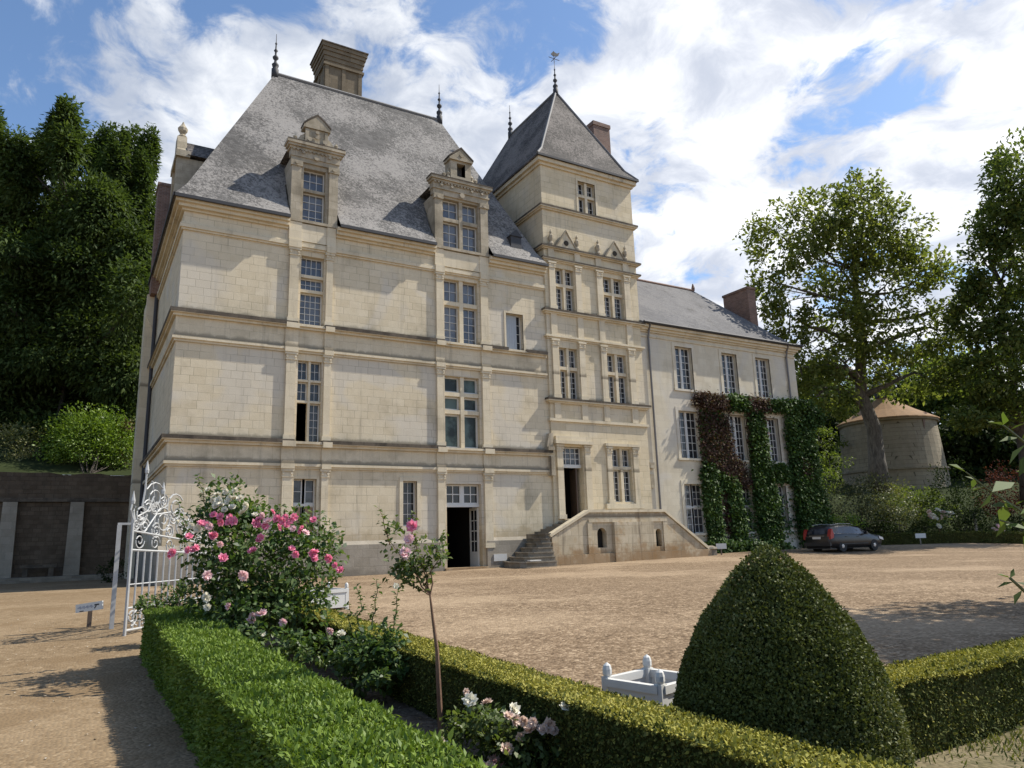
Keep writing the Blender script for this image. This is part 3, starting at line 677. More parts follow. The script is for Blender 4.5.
    m = MB(); m.prism([(13.96, 19.2), (14.62, 19.73), (15.28, 19.2), (15.28, 19.28), (14.62, 19.83), (13.96, 19.28)], 'y', YF - .2, YF + .51); m.build('pediment_coping', STD, dB)
    g = MB(); g.prism([(13.1, 17.6), (16.14, 17.6), (14.62, 19.2)], 'y', YF + .3, 32.6); g.build('dormer_roof', SL, dB)
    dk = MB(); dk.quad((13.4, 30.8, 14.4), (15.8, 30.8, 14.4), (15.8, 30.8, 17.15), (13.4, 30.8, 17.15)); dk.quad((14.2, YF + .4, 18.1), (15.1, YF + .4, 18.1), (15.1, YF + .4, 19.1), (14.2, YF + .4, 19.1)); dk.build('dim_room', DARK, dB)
    window(dB, 13.69, 15.54, 14.5, 17.05, yf=YF - .02, splits_x=(14.64,), splits_z=(16.02,), rows=(3, 2), grid=(2, 3), glass=GLU, trim=STC, mull=.18, sill=False, surround=0)
    # ---- stone dormer and brick stack on the left side of the roof
    t = MB(); t.box(XL, 6.2, 32.9, 34.9, 14.4, 18.3); t.box(XL - .15, 3.1, 32.75, 35.05, 18.3, 18.6); t.box(XL - .1, XL, 32.9, 33.3, 14.5, 18.3); t.box(XL - .1, XL, 34.5, 34.9, 14.5, 18.3)
    t.prism([(32.9, 18.6), (34.9, 18.6), (34.4, 19.0), (34.2, 19.7), (33.6, 19.7), (33.4, 19.0)], 'x', XL - .08, 3.0)
    t.lathe([(.18, 19.7), (.2, 19.85), (.1, 19.95), (.2, 20.12), (.22, 20.25), (.08, 20.45), (.02, 20.6)], (XL + .15, 33.9, 0), 8)
    dS = t.build('dormer', STC, H)
    g = MB(); g.prism([(32.7, 18.4), (35.1, 18.4), (33.9, 19.6)], 'x', 3.0, 8.0); g.build('dormer_roof', SLT, dS)
    b = MB(); b.box(2.25, 3.2, 38.0, 39.3, 13.5, 19.2); b.box(2.2, 3.25, 37.95, 39.35, 19.2, 19.35); b.build('brick_chimney', TILE, H)
    b = MB(); b.box(2.15, XL, 38.9, 40.2, -.4, 13.2); b.prism([(2.15, 12.6), (XL, 11.4), (XL, 13.6), (2.15, 13.6)], 'y', 38.6, 38.9); b.build('chimney_breast', STR, H)
    p = MB(); p.tube([(2.55, 38.3, 14.2), (2.55, 38.3, -.2)], .09, 8)
    p.build('drainpipe', IRON, H)
    # pipe bracket stones at the right end of the string, holes of the putlogs
    k = MB(); k.box(19.0, 19.2, YF - .32, YF, 4.1, 5.0); k.box(18.85, 19.2, YF - .36, YF, 5.28, 5.45); k.prism([(18.85, 5.45), (19.2, 5.45), (19.2, 6.1), (19.0, 6.1)], 'y', YF - .22, YF); k.build('bracket_stone', STC, H)
main_house()

# ================================================================== STAIR TOWER
TX0, TX1, TY, TYB = 19.2, 25.15, 28.9, 39.4
TOW = thing('stair_tower', 'square stone stair tower with steep pyramid slate roof and weather vane', 'tower', (TX0, TY, 0))
def tower():
    H = TOW
    holes = [(21.51, 22.64, 17.88, 19.75), (19.85, 20.96, 12.34, 14.59), (22.86, 24.13, 12.31, 14.60), (19.87, 20.95, 7.88, 10.43), (22.81, 24.05, 7.89, 10.43), (19.82, 20.98, 2.1, 5.52, .7), (22.77, 23.97, 2.89, 5.53)]
    mb = MB(); wall(mb, TX0, TX1, -.5, 20.3, holes, TY)
    mb.quad((TX0, TY, -.5), (TX0, TY, 20.3), (TX0, TYB, 20.3), (TX0, TYB, -.5)); mb.quad((TX1, TY, -.5), (TX1, TYB, -.5), (TX1, TYB, 20.3), (TX1, TY, 20.3)); mb.quad((TX0, TYB, -.5), (TX0, TYB, 20.3), (TX1, TYB, 20.3), (TX1, TYB, -.5))
    mb.build('wall', STT, H)
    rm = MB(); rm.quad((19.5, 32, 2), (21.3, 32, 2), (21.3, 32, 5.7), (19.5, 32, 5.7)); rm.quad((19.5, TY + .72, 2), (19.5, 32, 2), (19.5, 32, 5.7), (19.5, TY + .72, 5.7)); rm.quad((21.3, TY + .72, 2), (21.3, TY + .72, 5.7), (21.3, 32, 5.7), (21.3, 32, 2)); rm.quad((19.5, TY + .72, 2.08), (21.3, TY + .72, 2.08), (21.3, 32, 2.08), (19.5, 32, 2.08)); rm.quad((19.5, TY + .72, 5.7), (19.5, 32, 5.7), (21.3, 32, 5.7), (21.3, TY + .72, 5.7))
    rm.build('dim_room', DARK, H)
    B = lambda n, s, m, l=True, r=True: bands(n, H, s, TX0, TX1, TY, TYB, m, l, r)
    B('string_course', [(17.66, 17.74, .1), (17.74, 17.82, .18)], STR); B('weathered_coping', [(17.80, 17.885, .20)], STD)
    B('string_course', [(14.86, 14.93, .08), (14.93, 15.0, .17)], STR); B('weathered_coping', [(14.97, 15.04, .19)], STD)
    B('string_course', [(15.5, 15.57, .1), (15.57, 15.63, .2)], STR); B('weathered_coping', [(15.60, 15.68, .22)], STD)
    f = lambda n, s, m: bands(n, H, s, TX0, TX1, TY, TY + .3, m, True, True)
    f('string_course', [(12.1, 12.18, .1), (12.18, 12.27, .2)], STR); f('weathered_coping', [(12.24, 12.33, .22)], STD)
    f('string_course', [(7.6, 7.68, .1), (7.68, 7.78, .2)], STR); f('weathered_coping', [(7.75, 7.84, .22)], STD)
    f('string_course', [(10.82, 10.9, .06), (10.9, 11.0, .14)], STR); f('string_course', [(6.72, 6.85, .09)], STR)
    bands('eaves_cornice', H, [(20.1, 20.25, .1), (20.25, 20.46, .24)], TX0, TX1, TY, TYB, STR, True, True)
    for a, b in ((19.42, 19.78), (21.03, 21.38), (22.38, 22.74), (24.18, 24.56)):
        for z0, z1 in ((12.33, 14.85), (7.84, 10.81)): pilaster(H, a, b, z0, z1, TY, .1)
        
        for p_, c_, d_ in ((.09, 15.03, 15.5), (.08, 11.0, 12.1), (.08, 6.86, 7.6)): MB().box(a, b, TY - p_, TY + .01, c_, d_).build('pilaster_panel', STR, H)
       
        s = MB(); x = (a + b) / 2; s.lathe([(.12, 15.67), (.14, 15.78), (.07, 15.9), (.12, 16.06), (.13, 16.2), (.05, 16.32), (.07, 16.42), (.01, 16.55)], (x, TY - .1, 0), 8); s.build('pilaster_finial', STC, H)
    for a, b in ((19.42, 19.76), (21.05, 21.4)): pilaster(H, a, b, 2.1, 5.6, TY, .1)
    for a, b in ((22.4, 22.7), (24.06, 24.4)): pilaster(H, a, b, 2.8, 5.6, TY, .08)
    MB().box(19.3, 21.5, TY - .24, TY + .01, 5.62, 5.78).box(19.36, 21.44, TY - .14, TY + .01, 5.78, 6.0).build('lintel_moulding', STR, H); MB().box(22.3, 24.5, TY - .16, TY + .01, 5.62, 5.76).build('lintel_moulding', STR, H); MB().box(22.2, 24.6, TY - .12, TY + .01, 2.55, 2.8).build('window_apron', STR, H)
    for xc in (20.53, 23.66):
        g = MB(); g.prism([(xc - .62, 15.68), (xc + .62, 15.68), (xc, 16.62)], 'y', TY - .1, TY + .01)
        gb = g.build('gablet', STR, H)
        e = MB()
        for sx in (-1, 1): e.tube([(xc + sx * .66, TY - .12, 15.7), (xc, TY - .12, 16.66)], .05, 6)
        e.build('gablet_moulding', STC, gb)
        h = MB(); h.lathe([(.14, 0), (.14, .03)], (xc, TY - .13, 15.98), 12, 'y'); h.build('hole_shade_disc', DARK, gb)  # dark disc on the gablet, painted as the shade of a hole
    window(H, 21.51, 22.64, 17.88, 19.75, TY, (22.08,), (18.95,), rows=(2, 2), grid=(2, 2), mull=.16, sill=False, surround=.12)
    window(H, 19.85, 20.96, 12.34, 14.59, TY, (20.41,), (13.7,), rows=(5, 3), grid=(2, 4), mull=.16, sill=False, surround=0)
    window(H, 22.86, 24.13, 12.31, 14.60, TY, (23.5,), (13.7,), rows=(5, 3), grid=(2, 4), mull=.17, sill=False, surround=0)
    window(H, 19.87, 20.95, 7.88, 10.43, TY, (20.41,), (9.4,), rows=(5, 3), grid=(2, 4), mull=.16, sill=False, surround=0)
    window(H, 22.81, 24.05, 7.89, 10.43, TY, (23.43,), (9.4,), rows=(5, 3), grid=(2, 4), mull=.17, sill=False, surround=0)
    window(H, 22.77, 23.97, 2.89, 5.53, TY, (23.37,), (4.55,), rows=(5, 3), grid=(2, 4), mull=.17, sill=False, surround=0)
    d = MB(); d.box(19.82, 20.98, TY + .2, TY + .32, 4.52, 4.68); dr = d.build('doorway', WHT, H)
    fr = MB(); gl = MB(); a, b, c, e = 19.84, 20.96, 4.68, 5.5
    fr.box(a, a + .05, TY + .22, TY + .3, c, e); fr.box(b - .05, b, TY + .22, TY + .3, c, e); fr.box(a + .05, b - .05, TY + .222, TY + .3, e - .05, e)
    for k in range(1, 4): x = a + (b - a) * k / 4; fr.box(x - .015, x + .015, TY + .24, TY + .29, c, e - .05)
    for k in range(1, 3): z = c + (e - c) * k / 3; fr.box(a + .05, b - .05, TY + .242, TY + .288, z - .015, z + .015)
    gl.quad((a, TY + .28, c), (b, TY + .28, c), (b, TY + .28, e), (a, TY + .28, e)); fr.build('transom_frame', WHT, dr); gl.build('glass', GLS, dr)
    l = MB(); l.obox((20.88, TY + .75, 3.3), (0.25, 1, 0), (1, -.25, 0), (0, 0, 1), .42, .03, 1.2); l.build('door_leaf', WOODB, dr)
    roof, rg = hiproof('roof', H, TX0 - .32, TX1 + .32, TY - .32, TYB + .32, 20.56, 22.2, 22.2, 31.45, 36.7, 26.75, SLT, flare=.16, flz=.10)
    rc = MB()
    for i, j in ((0, 0), (1, 1)):
        rc.tube([rg[0][i], rg[1][i], rg[2][j]], .07, 5)
    rc.tube([(22.2, 31.45, 26.76), (22.2, 36.7, 26.76)], .08, 5)
    rc.build('ridge_cap', LEAD, roof)
    finial(roof, 22.2, 31.45, 26.7, 2.0, vane=True); finial(roof, 22.2, 36.7, 26.7, 2.2)
    MB().box(TX0 - .34, TX1 + .34, TY - .37, TY - .315, 20.45, 20.56).build('gutter', IRON, H)
    b = MB(); b.box(25.75, 27.0, 32.6, 33.6, 14.0, 26.3); b.box(25.7, 27.05, 32.55, 33.65, 26.3, 26.55); b.build('brick_chimney', BRK, H)
tower()

# ================================================================== WING
WX0, WX1, WB = 25.15, 37.55, 38.4
WIN = thing('house_wing', 'lower two and a half storey cream wing with grey slate hip roof and creeper', 'house wing', (WX0, YF, 0))
def wing():
    H = WIN
    hs = [(27.67, 28.94, 9.0, 11.4), (31.24, 32.46, 9.0, 11.4), (34.02, 35.24, 9.0, 11.4), (27.58, 29.04, 5.22, 7.79), (31.44, 32.66, 5.22, 7.79), (34.22, 35.45, 5.22, 7.79), (27.58, 29.02, 1.28, 3.84), (31.5, 32.75, 1.28, 3.84), (34.3, 35.5, 1.28, 3.84)]
    mb = MB(); wall(mb, WX0, WX1, -.5, 12.3, hs, YF + .1)
    y = YF + .1
    mb.quad((WX1, y, -.5), (WX1, WB, -.5), (WX1, WB, 12.3), (WX1, y, 12.3)); mb.quad((WX0, WB, -.5), (WX0, WB, 12.3), (WX1, WB, 12.3), (WX1, WB, -.5))
    mb.build('wall', STW, H)
    bands('eaves_cornice', H, [(11.95, 12.05, .1), (12.05, 12.18, .2), (12.18, 12.32, .32)], WX0, WX1, y, WB, STR, False, True)
    bands('string_course', H, [(11.68, 11.76, .05)], WX0, WX1, y, WB, STR, False, True)
    for a, b, c, d in hs[:3]: window(H, a, b, c, d, y, ((a + b) / 2,), (), grid=(2, 6), wood_cross=True, mull=.07, surround=.2, trim=STW, frame=.045, muntin=.028)
    for a, b, c, d in hs[3:6]: window(H, a, b, c, d, y, ((a + b) / 2,), (), grid=(2, 6), wood_cross=True, mull=.08, surround=.2, trim=STW, frame=.045, muntin=.03)
    for a, b, c, d in hs[6:]: window(H, a, b, c, d, y, ((a + b) / 2,), (c + 1.35,), grid=(2, 3), wood_cross=True, mull=.1, surround=.2, trim=STW, frame=.05, muntin=.03)
    roof, rg = hiproof('roof', H, WX0 + .01, WX1 + .38, y - .4, WB + .3, 12.42, WX0 + .01, 34.2, 33.75, 33.75, 17.05, SLW, flare=.12, flz=.07)
    rc = MB(); rc.tube([(WX0 + .05, 33.75, 17.07), (34.2, 33.75, 17.07)], .09, 6); rc.lathe([(.1, 0), (.12, .2), (.03, .5)], (34.2, 33.75, 17.05), 6); rc.build('ridge_cap', TILE, roof)
    gt = MB(); gt.tube([(WX0 + .1, y - .44, 12.4), (WX1 + .4, y - .44, 12.4)], .07, 6); gt.build('gutter', IRON, H)
    for x in (25.75, 36.7):
        d = MB(); d.tube([(x - .05, y - .44, 12.35), (x, y - .2, 12.0), (x + .02, y - .1, 11.6), (x + .02, y - .1, 2.3 if x < 30 else .1)], .055, 8); d.build('drainpipe', PIPE, H)
    b = MB(); b.box(36.45, 37.15, 31.2, 33.3, 12.5, 16.75); b.box(36.4, 37.2, 31.15, 33.35, 16.75, 16.9); b.build('brick_chimney', BRK, H)
    k = MB(); k.box(25.2, 25.5, YF - .1, y, 4.6, 4.9); k.box(25.22, 25.46, YF - .05, y, 3.6, 4.3); k.build('bracket_stone', STC, H)
wing()

# ================================================================== OUTDOOR STAIRCASE
def perron():
    y0, y1 = 26.9, 28.88
    H = thing('stone_staircase', 'double sided stained stone outdoor staircase with landing before the tower door', 'staircase', (21.9, y0, .1))
    lw = MB(); hs = [(20.1, 20.62, .75, 1.62, .5), (23.5, 23.86, .72, 1.52, .5)]
    wall(lw, 19.7, 24.05, -.3, 2.05, hs, y0)
    lw.quad((20.1, y0 + .5, .75), (20.62, y0 + .5, .75), (20.62, y0 + .5, 1.62), (20.1, y0 + .5, 1.62)); lw.quad((23.5, y0 + .5, .72), (23.86, y0 + .5, .72), (23.86, y0 + .5, 1.52), (23.5, y0 + .5, 1.52))
    lw.quad((19.7, y0, 2.05), (24.05, y0, 2.05), (24.05, y1, 2.05), (19.7, y1, 2.05))
    lw.prism([(16.0 + 1.7, -.3), (19.7, -.3), (19.7, 2.05), (17.72, .95)], 'y', y0, y0 + .25)
    lw.prism([(24.05, -.3), (26.95, -.3), (26.75, .25), (24.05, 2.05)], 'y', y0, y0 + .25)
    lw.quad((19.7, y0, 2.05), (19.7, y1, 2.05), (19.7, y1, -.3), (19.7, y0 + .25, -.3)); lw.quad((24.05, y0 + .25, 2.05), (24.05, y1, 2.05), (24.05, y1, -.3), (24.05, y0 + .25, -.3))
    lw.build('landing_wall', STO, H)
    MB().box(20.95, 23.25, y0 - .17, y0 + .01, -.3, 1.86).build('projecting_pier', STO, H)
    for x0, x1, z0, zs in ((20.1, 20.62, .75, 1.62), (23.5, 23.86, .72, 1.52)):
        MB().box(x0 + .02, x1 - .02, y0 + .3, y0 + .48, z0 + .01, zs - .02).build('niche_shade', DARK, H)  # dark block standing in for the shade inside the recess
    ar = MB()
    for x0, x1, z1 in ((20.1, 20.62, 1.62), (23.5, 23.86, 1.52)):   # rounded spandrels turn the openings into arches
        xm, rr = (x0 + x1) / 2, (x1 - x0) / 2
        pts = [(x0, z1 - rr)] + [(xm - rr * math.cos(a), z1 - rr + rr * math.sin(a)) for a in np.linspace(0, math.pi / 2, 6)][1:] + [(x0, z1)]
        ar.prism(pts, 'y', y0 + .005, y0 + .3); ar.prism([(2 * xm - p, q) for p, q in pts], 'y', y0 + .005, y0 + .3)
    ar.build('arch_spandrel', STO, H)
    st = MB(); st.box(19.62, 24.2, y0 - .07, y0, 1.86, 2.0); st.box(19.56, 19.8, y0 - .06, y0, -.2, 1.86); st.box(23.95, 24.2, y0 - .06, y0, -.2, 1.86)
    st.box(17.7, 26.9, y0 - .1, y0 - .002, -.3, .5); st.box(17.64, 17.95, y0 - .11, y0 + .33, -.2, 1.02); st.build('plinth_course', STO, H)
    pp = MB(); pp.box(19.7, 24.05, y0 + .01, y0 + .24, 2.05, 2.3); pp.build('parapet', STO, H)
    cp = MB(); w = (y0 - .06, y0 + .31)
    cp.prism([(19.66, 2.3), (24.1, 2.3), (24.1, 2.42), (19.66, 2.42)], 'y', *w)
    cp.prism([(17.6, 1.27), (19.66, 2.3), (19.66, 2.42), (17.55, 1.37)], 'y', *w); cp.prism([(24.1, 2.3), (26.85, .42), (26.95, .5), (24.1, 2.42)], 'y', *w)
    cp.build('coping', STR, H)
    pf = MB(); pf.prism([(17.72, .95), (19.7, 2.05), (19.7, 2.3), (17.72, 1.28)], 'y', y0 + .01, y0 + .24); MB().prism([(24.05, 2.05), (26.75, .25), (26.8, .42), (24.05, 2.3)], 'y', y0 + .012, y0 + .24).build('stair_parapet', STO, H); pf.box(17.66, 17.93, y0 - .03, y0 + .28, 1.0, 1.3); pf.build('stair_parapet', STO, H)
    nw = MB(); nw.lathe([(.3, -.2), (.3, .35), (.36, .4), (.3, .48), (.1, .55)], (27.05, y0 + .13, .1), 10); nw.build('scroll_newel', STEP, H)
    for k in range(7):
        z1 = .30 + k * .19; zb = -.2 if k == 0 else z1 - .19; f = max(0, .42 - .09 * k); x0 = 15.9 + k * .26
        for q, (za, zc) in ((0, (zb, z1 - .05)), (.03, (z1 - .05, z1))):
            poly = [(x0 + .5 + k * .03 - q, y1), (x0 + .12 - q, y0 + .9), (x0 - q, y0 - f + .15), (x0 + .2 - q, y0 - f - q), (17.6, y0 - f - q), (17.6, y1)]
            if q == 0: s = MB()
            s.prism(poly, 'z', za, zc)
        s.build('step', STEP, H)
    for k in range(6):
        s = MB(); x0 = 17.71 + k * .33; s.box(x0, 19.7, y0 + .26, y1, 1.2 + k * .14, 1.44 + k * .105); s.build('step', STEP, H)
    for k in range(8):
        s = MB(); x1 = 26.8 - k * .34; s.box(24.06, x1, y0 + .26, y1, .1 + k * .22, .32 + k * .22); s.build('step', STEP, H)
    return H
perron()
def small_signs():
    o = MB(); o.box(15.85, 16.3, 26.3, 26.42, .12, .16); o.obox((16.05, 26.38, .38), (1, 0, 0), (0, .97, .2), (0, -.2, .97), .2, .012, .01)
    p = MB().box(15.9, 16.55, YF - .155, YF - .125, .32, .62).build('wall_plaque', WHT, base=(16.2, YF - .14, .3)); tag(p, 'small white plaque fixed low on the plinth beside the dark open door', 'plaque')
    p = MB(); p.obox((16.35, 26.27, .35), (1, .05, 0), (-.05, 1, 0), (0, 0, 1), .27, .12, .018); p = p.build('stone_slab', WHT, base=(16.3, 26.3, .33)); tag(p, 'small white slab lying on the lowest step of the stone staircase', 'slab')
    b = (27.45, 26.75, float(gz(27.45, 26.75)))
    t = thing('garden_sign', 'blank white sign on a short stake at the right foot of the stone staircase', 'sign', b)
    MB().obox((27.5, 26.74, b[2] + .42), (.9, -.43, 0), (.43, .9, 0), (0, 0, 1), .26, .015, .13).build('sign_plate', WHT, t)
    MB().box(27.47, 27.53, 26.75, 26.79, b[2] - .05, b[2] + .4).build('stake', WOODB, t)
small_signs()

# ================================================================== RETAINING WALL, LEFT
def retaining():
    H = thing('retaining_wall', 'tall dark rubble retaining wall with two pale stone pilasters left of the house', 'retaining wall', (-6, 41.2, 0))
    a, b, y0, y1 = -40.0, 2.3, 41.1, 42.2
    n = 60; mb = MB(); xs = np.linspace(a, b, n); top = 4.95 + rng.normal(0, .06, n)
    for i in range(n - 1):
        mb.quad((xs[i], y0, -.5), (xs[i + 1], y0, -.5), (xs[i + 1], y0, top[i + 1]), (xs[i], y0, top[i]))
        mb.quad((xs[i], y0, top[i]), (xs[i + 1], y0, top[i + 1]), (xs[i + 1], y1, top[i + 1]), (xs[i], y1, top[i]))
    mb.quad((a, y1, -.5), (a, y1, 5), (b, y1, 5), (b, y1, -.5)); mb.quad((b, y0, -.5), (b, y1, -.5), (b, y1, top[-1]), (b, y0, top[-1]))
    mb.build('wall_face', RUB, H)
    for x in (-2.65, 0.0, -6.2):
        p = MB(); p.prism([(x - .33, .1), (x + .33, .1), (x + .28, 3.6), (x - .28, 3.6)], 'y', y0 - .3, y0 + .02); p.build('stone_pilaster', STP, H)
    k = MB(); k.box(a, b - .1, y0 - .16, y0 + .01, 3.62, 3.8); k.build('ledge', STD, H)
    k = MB(); k.box(a, 2.2, y0 - 1.2, y0 - .01, -.3, .22); k.box(a, 2.2, y0 - 1.6, y0 - 1.2, -.3, .1); k.build('base_step', STEP, H)
    k = MB(); k.box(-2.0, -.6, y0 - .7, y0 - .3, .62, .74); k.box(-1.9, -1.7, y0 - .65, y0 - .35, .22, .62); k.box(-.9, -.7, y0 - .65, y0 - .35, .22, .62); k.build('stone_shelf', STD, H)
retaining()

# ================================================================== FOLIAGE BUILDERS
def blob_points(c, r, n, sub, spread=.22, shell=(.62, 1.0), flat=0):
    """leaf positions gathered in sub-clumps spread over an ellipsoid"""
    c = np.array(c, float); r = np.array(r, float)
    d = unit(sub); rad = rng.uniform(*shell, sub)[:, None]; cc = d * rad
    idx = rng.integers(0, sub, n); sz = rng.uniform(.55, 1.3, sub)[idx][:, None]
    g = rng.normal(size=(n, 3)); g /= np.maximum(1, np.linalg.norm(g, axis=1) / 1.7)[:, None]
    q = cc[idx] + g * spread * sz
    return c + q * r, q
def crown_leaves(blobs, size, aspect=.55, droop=.0, out=.6, up=.25, spread=.22, jitter=.7):
    P, A, Nn = [], [], []
    for c, r, n, sub in blobs:
        p, q = blob_points(c, r, n, sub, spread)
        o = q / (np.linalg.norm(q, axis=1)[:, None] + 1e-6)
        a = o * out + unit(n) * jitter; a[:, 2] -= droop
        nr = unit(n) * .6 + o * .5; nr[:, 2] += up + .4
        P.append(p); A.append(a); Nn.append(nr)
    P, A, Nn = (np.concatenate(k) for k in (P, A, Nn)); N = len(P)
    L = size * rng.uniform(.65, 1.3, N)
    return P, A, Nn, L, L * aspect
def limb(mb, a, b, ra, rb, sag=.1, n=5, seg=6):
    a, b = np.array(a, float), np.array(b, float); ln = np.linalg.norm(b - a)
    off = rng.normal(size=3) * ln * sag
    pts = [a + (b - a) * t + off * math.sin(math.pi * t) * (1 if t < 1 else 0) for t in np.linspace(0, 1, n)]
    mb.tube(pts, [ra + (rb - ra) * t for t in np.linspace(0, 1, n)], seg); return pts
def tree(name, label, cat, base, blobs, trunk_r, mat, bark, size, group=None, fork=.45, aspect=.55, droop=0., lean=(0, 0), spread=.22, twigs=3, out=.6):
    base = np.array(base, float)
    T = thing(name, label, cat, base, group)
    top = max(b[0][2] - b[1][2] * .3 for b in blobs); cx = np.mean([b[0][0] for b in blobs]); cy = np.mean([b[0][1] for b in blobs])
    mb = MB(); H = (top - base[2]) * .9
    tp = [base + np.array([lean[0] * t + (cx - base[0]) * t * t * .8, lean[1] * t + (cy - base[1]) * t * t * .8, H * t]) + rng.normal(size=3) * trunk_r * .35 * (t > 0) for t in np.linspace(0, 1, 9)]
    tp[0][2] -= .3
    mb.tube(tp, [trunk_r * (1.25 if i == 0 else 1) * (1 - .88 * (i / 8) ** 1.1) for i in range(9)], 9)
    for c, r, n, sub in blobs:
        c = np.array(c); hh = np.clip((c[2] - r[2] * .5 - base[2]) / H, fork * .7, .85); i = hh * 8; k = int(i)
        st = tp[k] + (tp[min(k + 1, 8)] - tp[k]) * (i - k)
        rr = trunk_r * (1 - .85 * hh) * .62
        pts = limb(mb, st, c + np.array([0, 0, r[2] * .1]), rr, rr * .3, .09)
        for _ in range(twigs):
            q = pts[rng.integers(1, 5)]; e = c + unit(1)[0] * np.array(r) * .85
            limb(mb, q, e, rr * .35, rr * .08, .1, 4, 5)
    mb.build('trunk', bark, T, smooth=True)
    leafmesh('crown', *crown_leaves(blobs, size, aspect, droop, out, spread=spread), mat, T)
    return T
def shrub(name, label, cat, base, blobs, mat, size, group=None, aspect=.55, droop=0., stem=None, spread=.25, out=.7):
    T = thing(name, label, cat, base, group); mb = MB(); base = np.array(base, float)
    for c, r, n, sub in blobs:
        for _ in range(3): limb(mb, base + rng.normal(size=3) * np.array([.06, .06, 0]), np.array(c) + unit(1)[0] * np.array(r) * .6, .035, .01, .1, 4, 5)
    mb.build('stem', stem or BARKD, T)
    leafmesh('foliage', *crown_leaves(blobs, size, aspect, droop, out, spread=spread), mat, T)
    return T
BARKD = barkmat('dark_bark', (.035, .028, .022), (.09, .075, .06)); BARKP = barkmat('plane_bark', (.06, .052, .04), (.16, .14, .11)); STEMM = barkmat('rose_stem', (.14, .075, .045), (.27, .165, .105)); GSTEM = plain('green_shoot', (.09, .10, .035), .6)
L_YEW = leafmat('dark_conifer_leaf', [(.030, .048, .016), (.048, .075, .022), (.072, .106, .032), (.11, .145, .045)], .6, .35, .1, big=.3)
L_PLANE = leafmat('plane_leaf', [(.075, .10, .028), (.12, .15, .04), (.175, .20, .06), (.25, .26, .10)], .55, .5, .15, big=.3)
L_TREE = leafmat('broad_leaf', [(.045, .07, .022), (.078, .112, .032), (.125, .16, .046), (.19, .21, .07)], .6, .45, .12, big=.3)
L_TREEL = leafmat('light_broad_leaf', [(.05, .08, .018), (.085, .12, .026), (.125, .16, .036), (.18, .21, .055)], .55, .5, .2, big=.3)
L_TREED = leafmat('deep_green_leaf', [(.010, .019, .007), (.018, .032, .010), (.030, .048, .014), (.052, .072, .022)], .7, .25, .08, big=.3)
L_LIME = leafmat('lime_green_leaf', [(.07, .12, .015), (.11, .18, .022), (.15, .23, .03), (.20, .28, .045)], .5, .35)
L_GREY = leafmat('grey_green_leaf', [(.045, .055, .03), (.07, .08, .045), (.10, .11, .065), (.15, .155, .10)], .7, .25, .08)
L_RED = leafmat('dark_red_leaf', [(.03, .012, .012), (.06, .018, .018), (.09, .026, .026), (.12, .045, .038)], .7, .3, .08)
L_HEDGE = leafmat('fresh_hedge_leaf', [(.066, .105, .018), (.105, .165, .026), (.155, .225, .036), (.22, .29, .06)], .5, .22, .2, big=.3)
L_BOX = leafmat('box_hedge_leaf', [(.035, .048, .012), (.065, .08, .018), (.105, .115, .028), (.16, .155, .045)], .65, .08, .08)
L_CONE = leafmat('topiary_leaf', [(.05, .062, .015), (.08, .096, .022), (.115, .132, .035), (.22, .215, .10)], .55, .15, .2, big=.3)
L_ROSE = leafmat('rose_leaf', [(.03, .062, .015), (.058, .105, .026), (.095, .15, .042), (.15, .19, .075)], .45, .35, .3)
L_ROSEL = leafmat('light_rose_leaf', [(.05, .08, .022), (.08, .12, .032), (.115, .155, .045), (.17, .20, .08)], .45, .4, .35)
L_IVY = leafmat('green_creeper_leaf', [(.020, .040, .012), (.042, .078, .02), (.068, .116, .03), (.11, .165, .045)], .55, .22, .12, big=.35)
L_IVYR = leafmat('bronze_creeper_leaf', [(.05, .032, .025), (.09, .05, .04), (.12, .072, .055), (.11, .10, .05)], .65, .2, .08)
L_GRASS = leafmat('grass_blade', [(.06, .08, .02), (.10, .12, .03), (.14, .15, .045), (.19, .18, .07)], .6, .3)
CORE = plain('dense_twig_core', (.022, .03, .009), .95, var=.4, vs=8)
CORED = plain('olive_twig_core', (.055, .055, .018), .95, var=.4, vs=8)

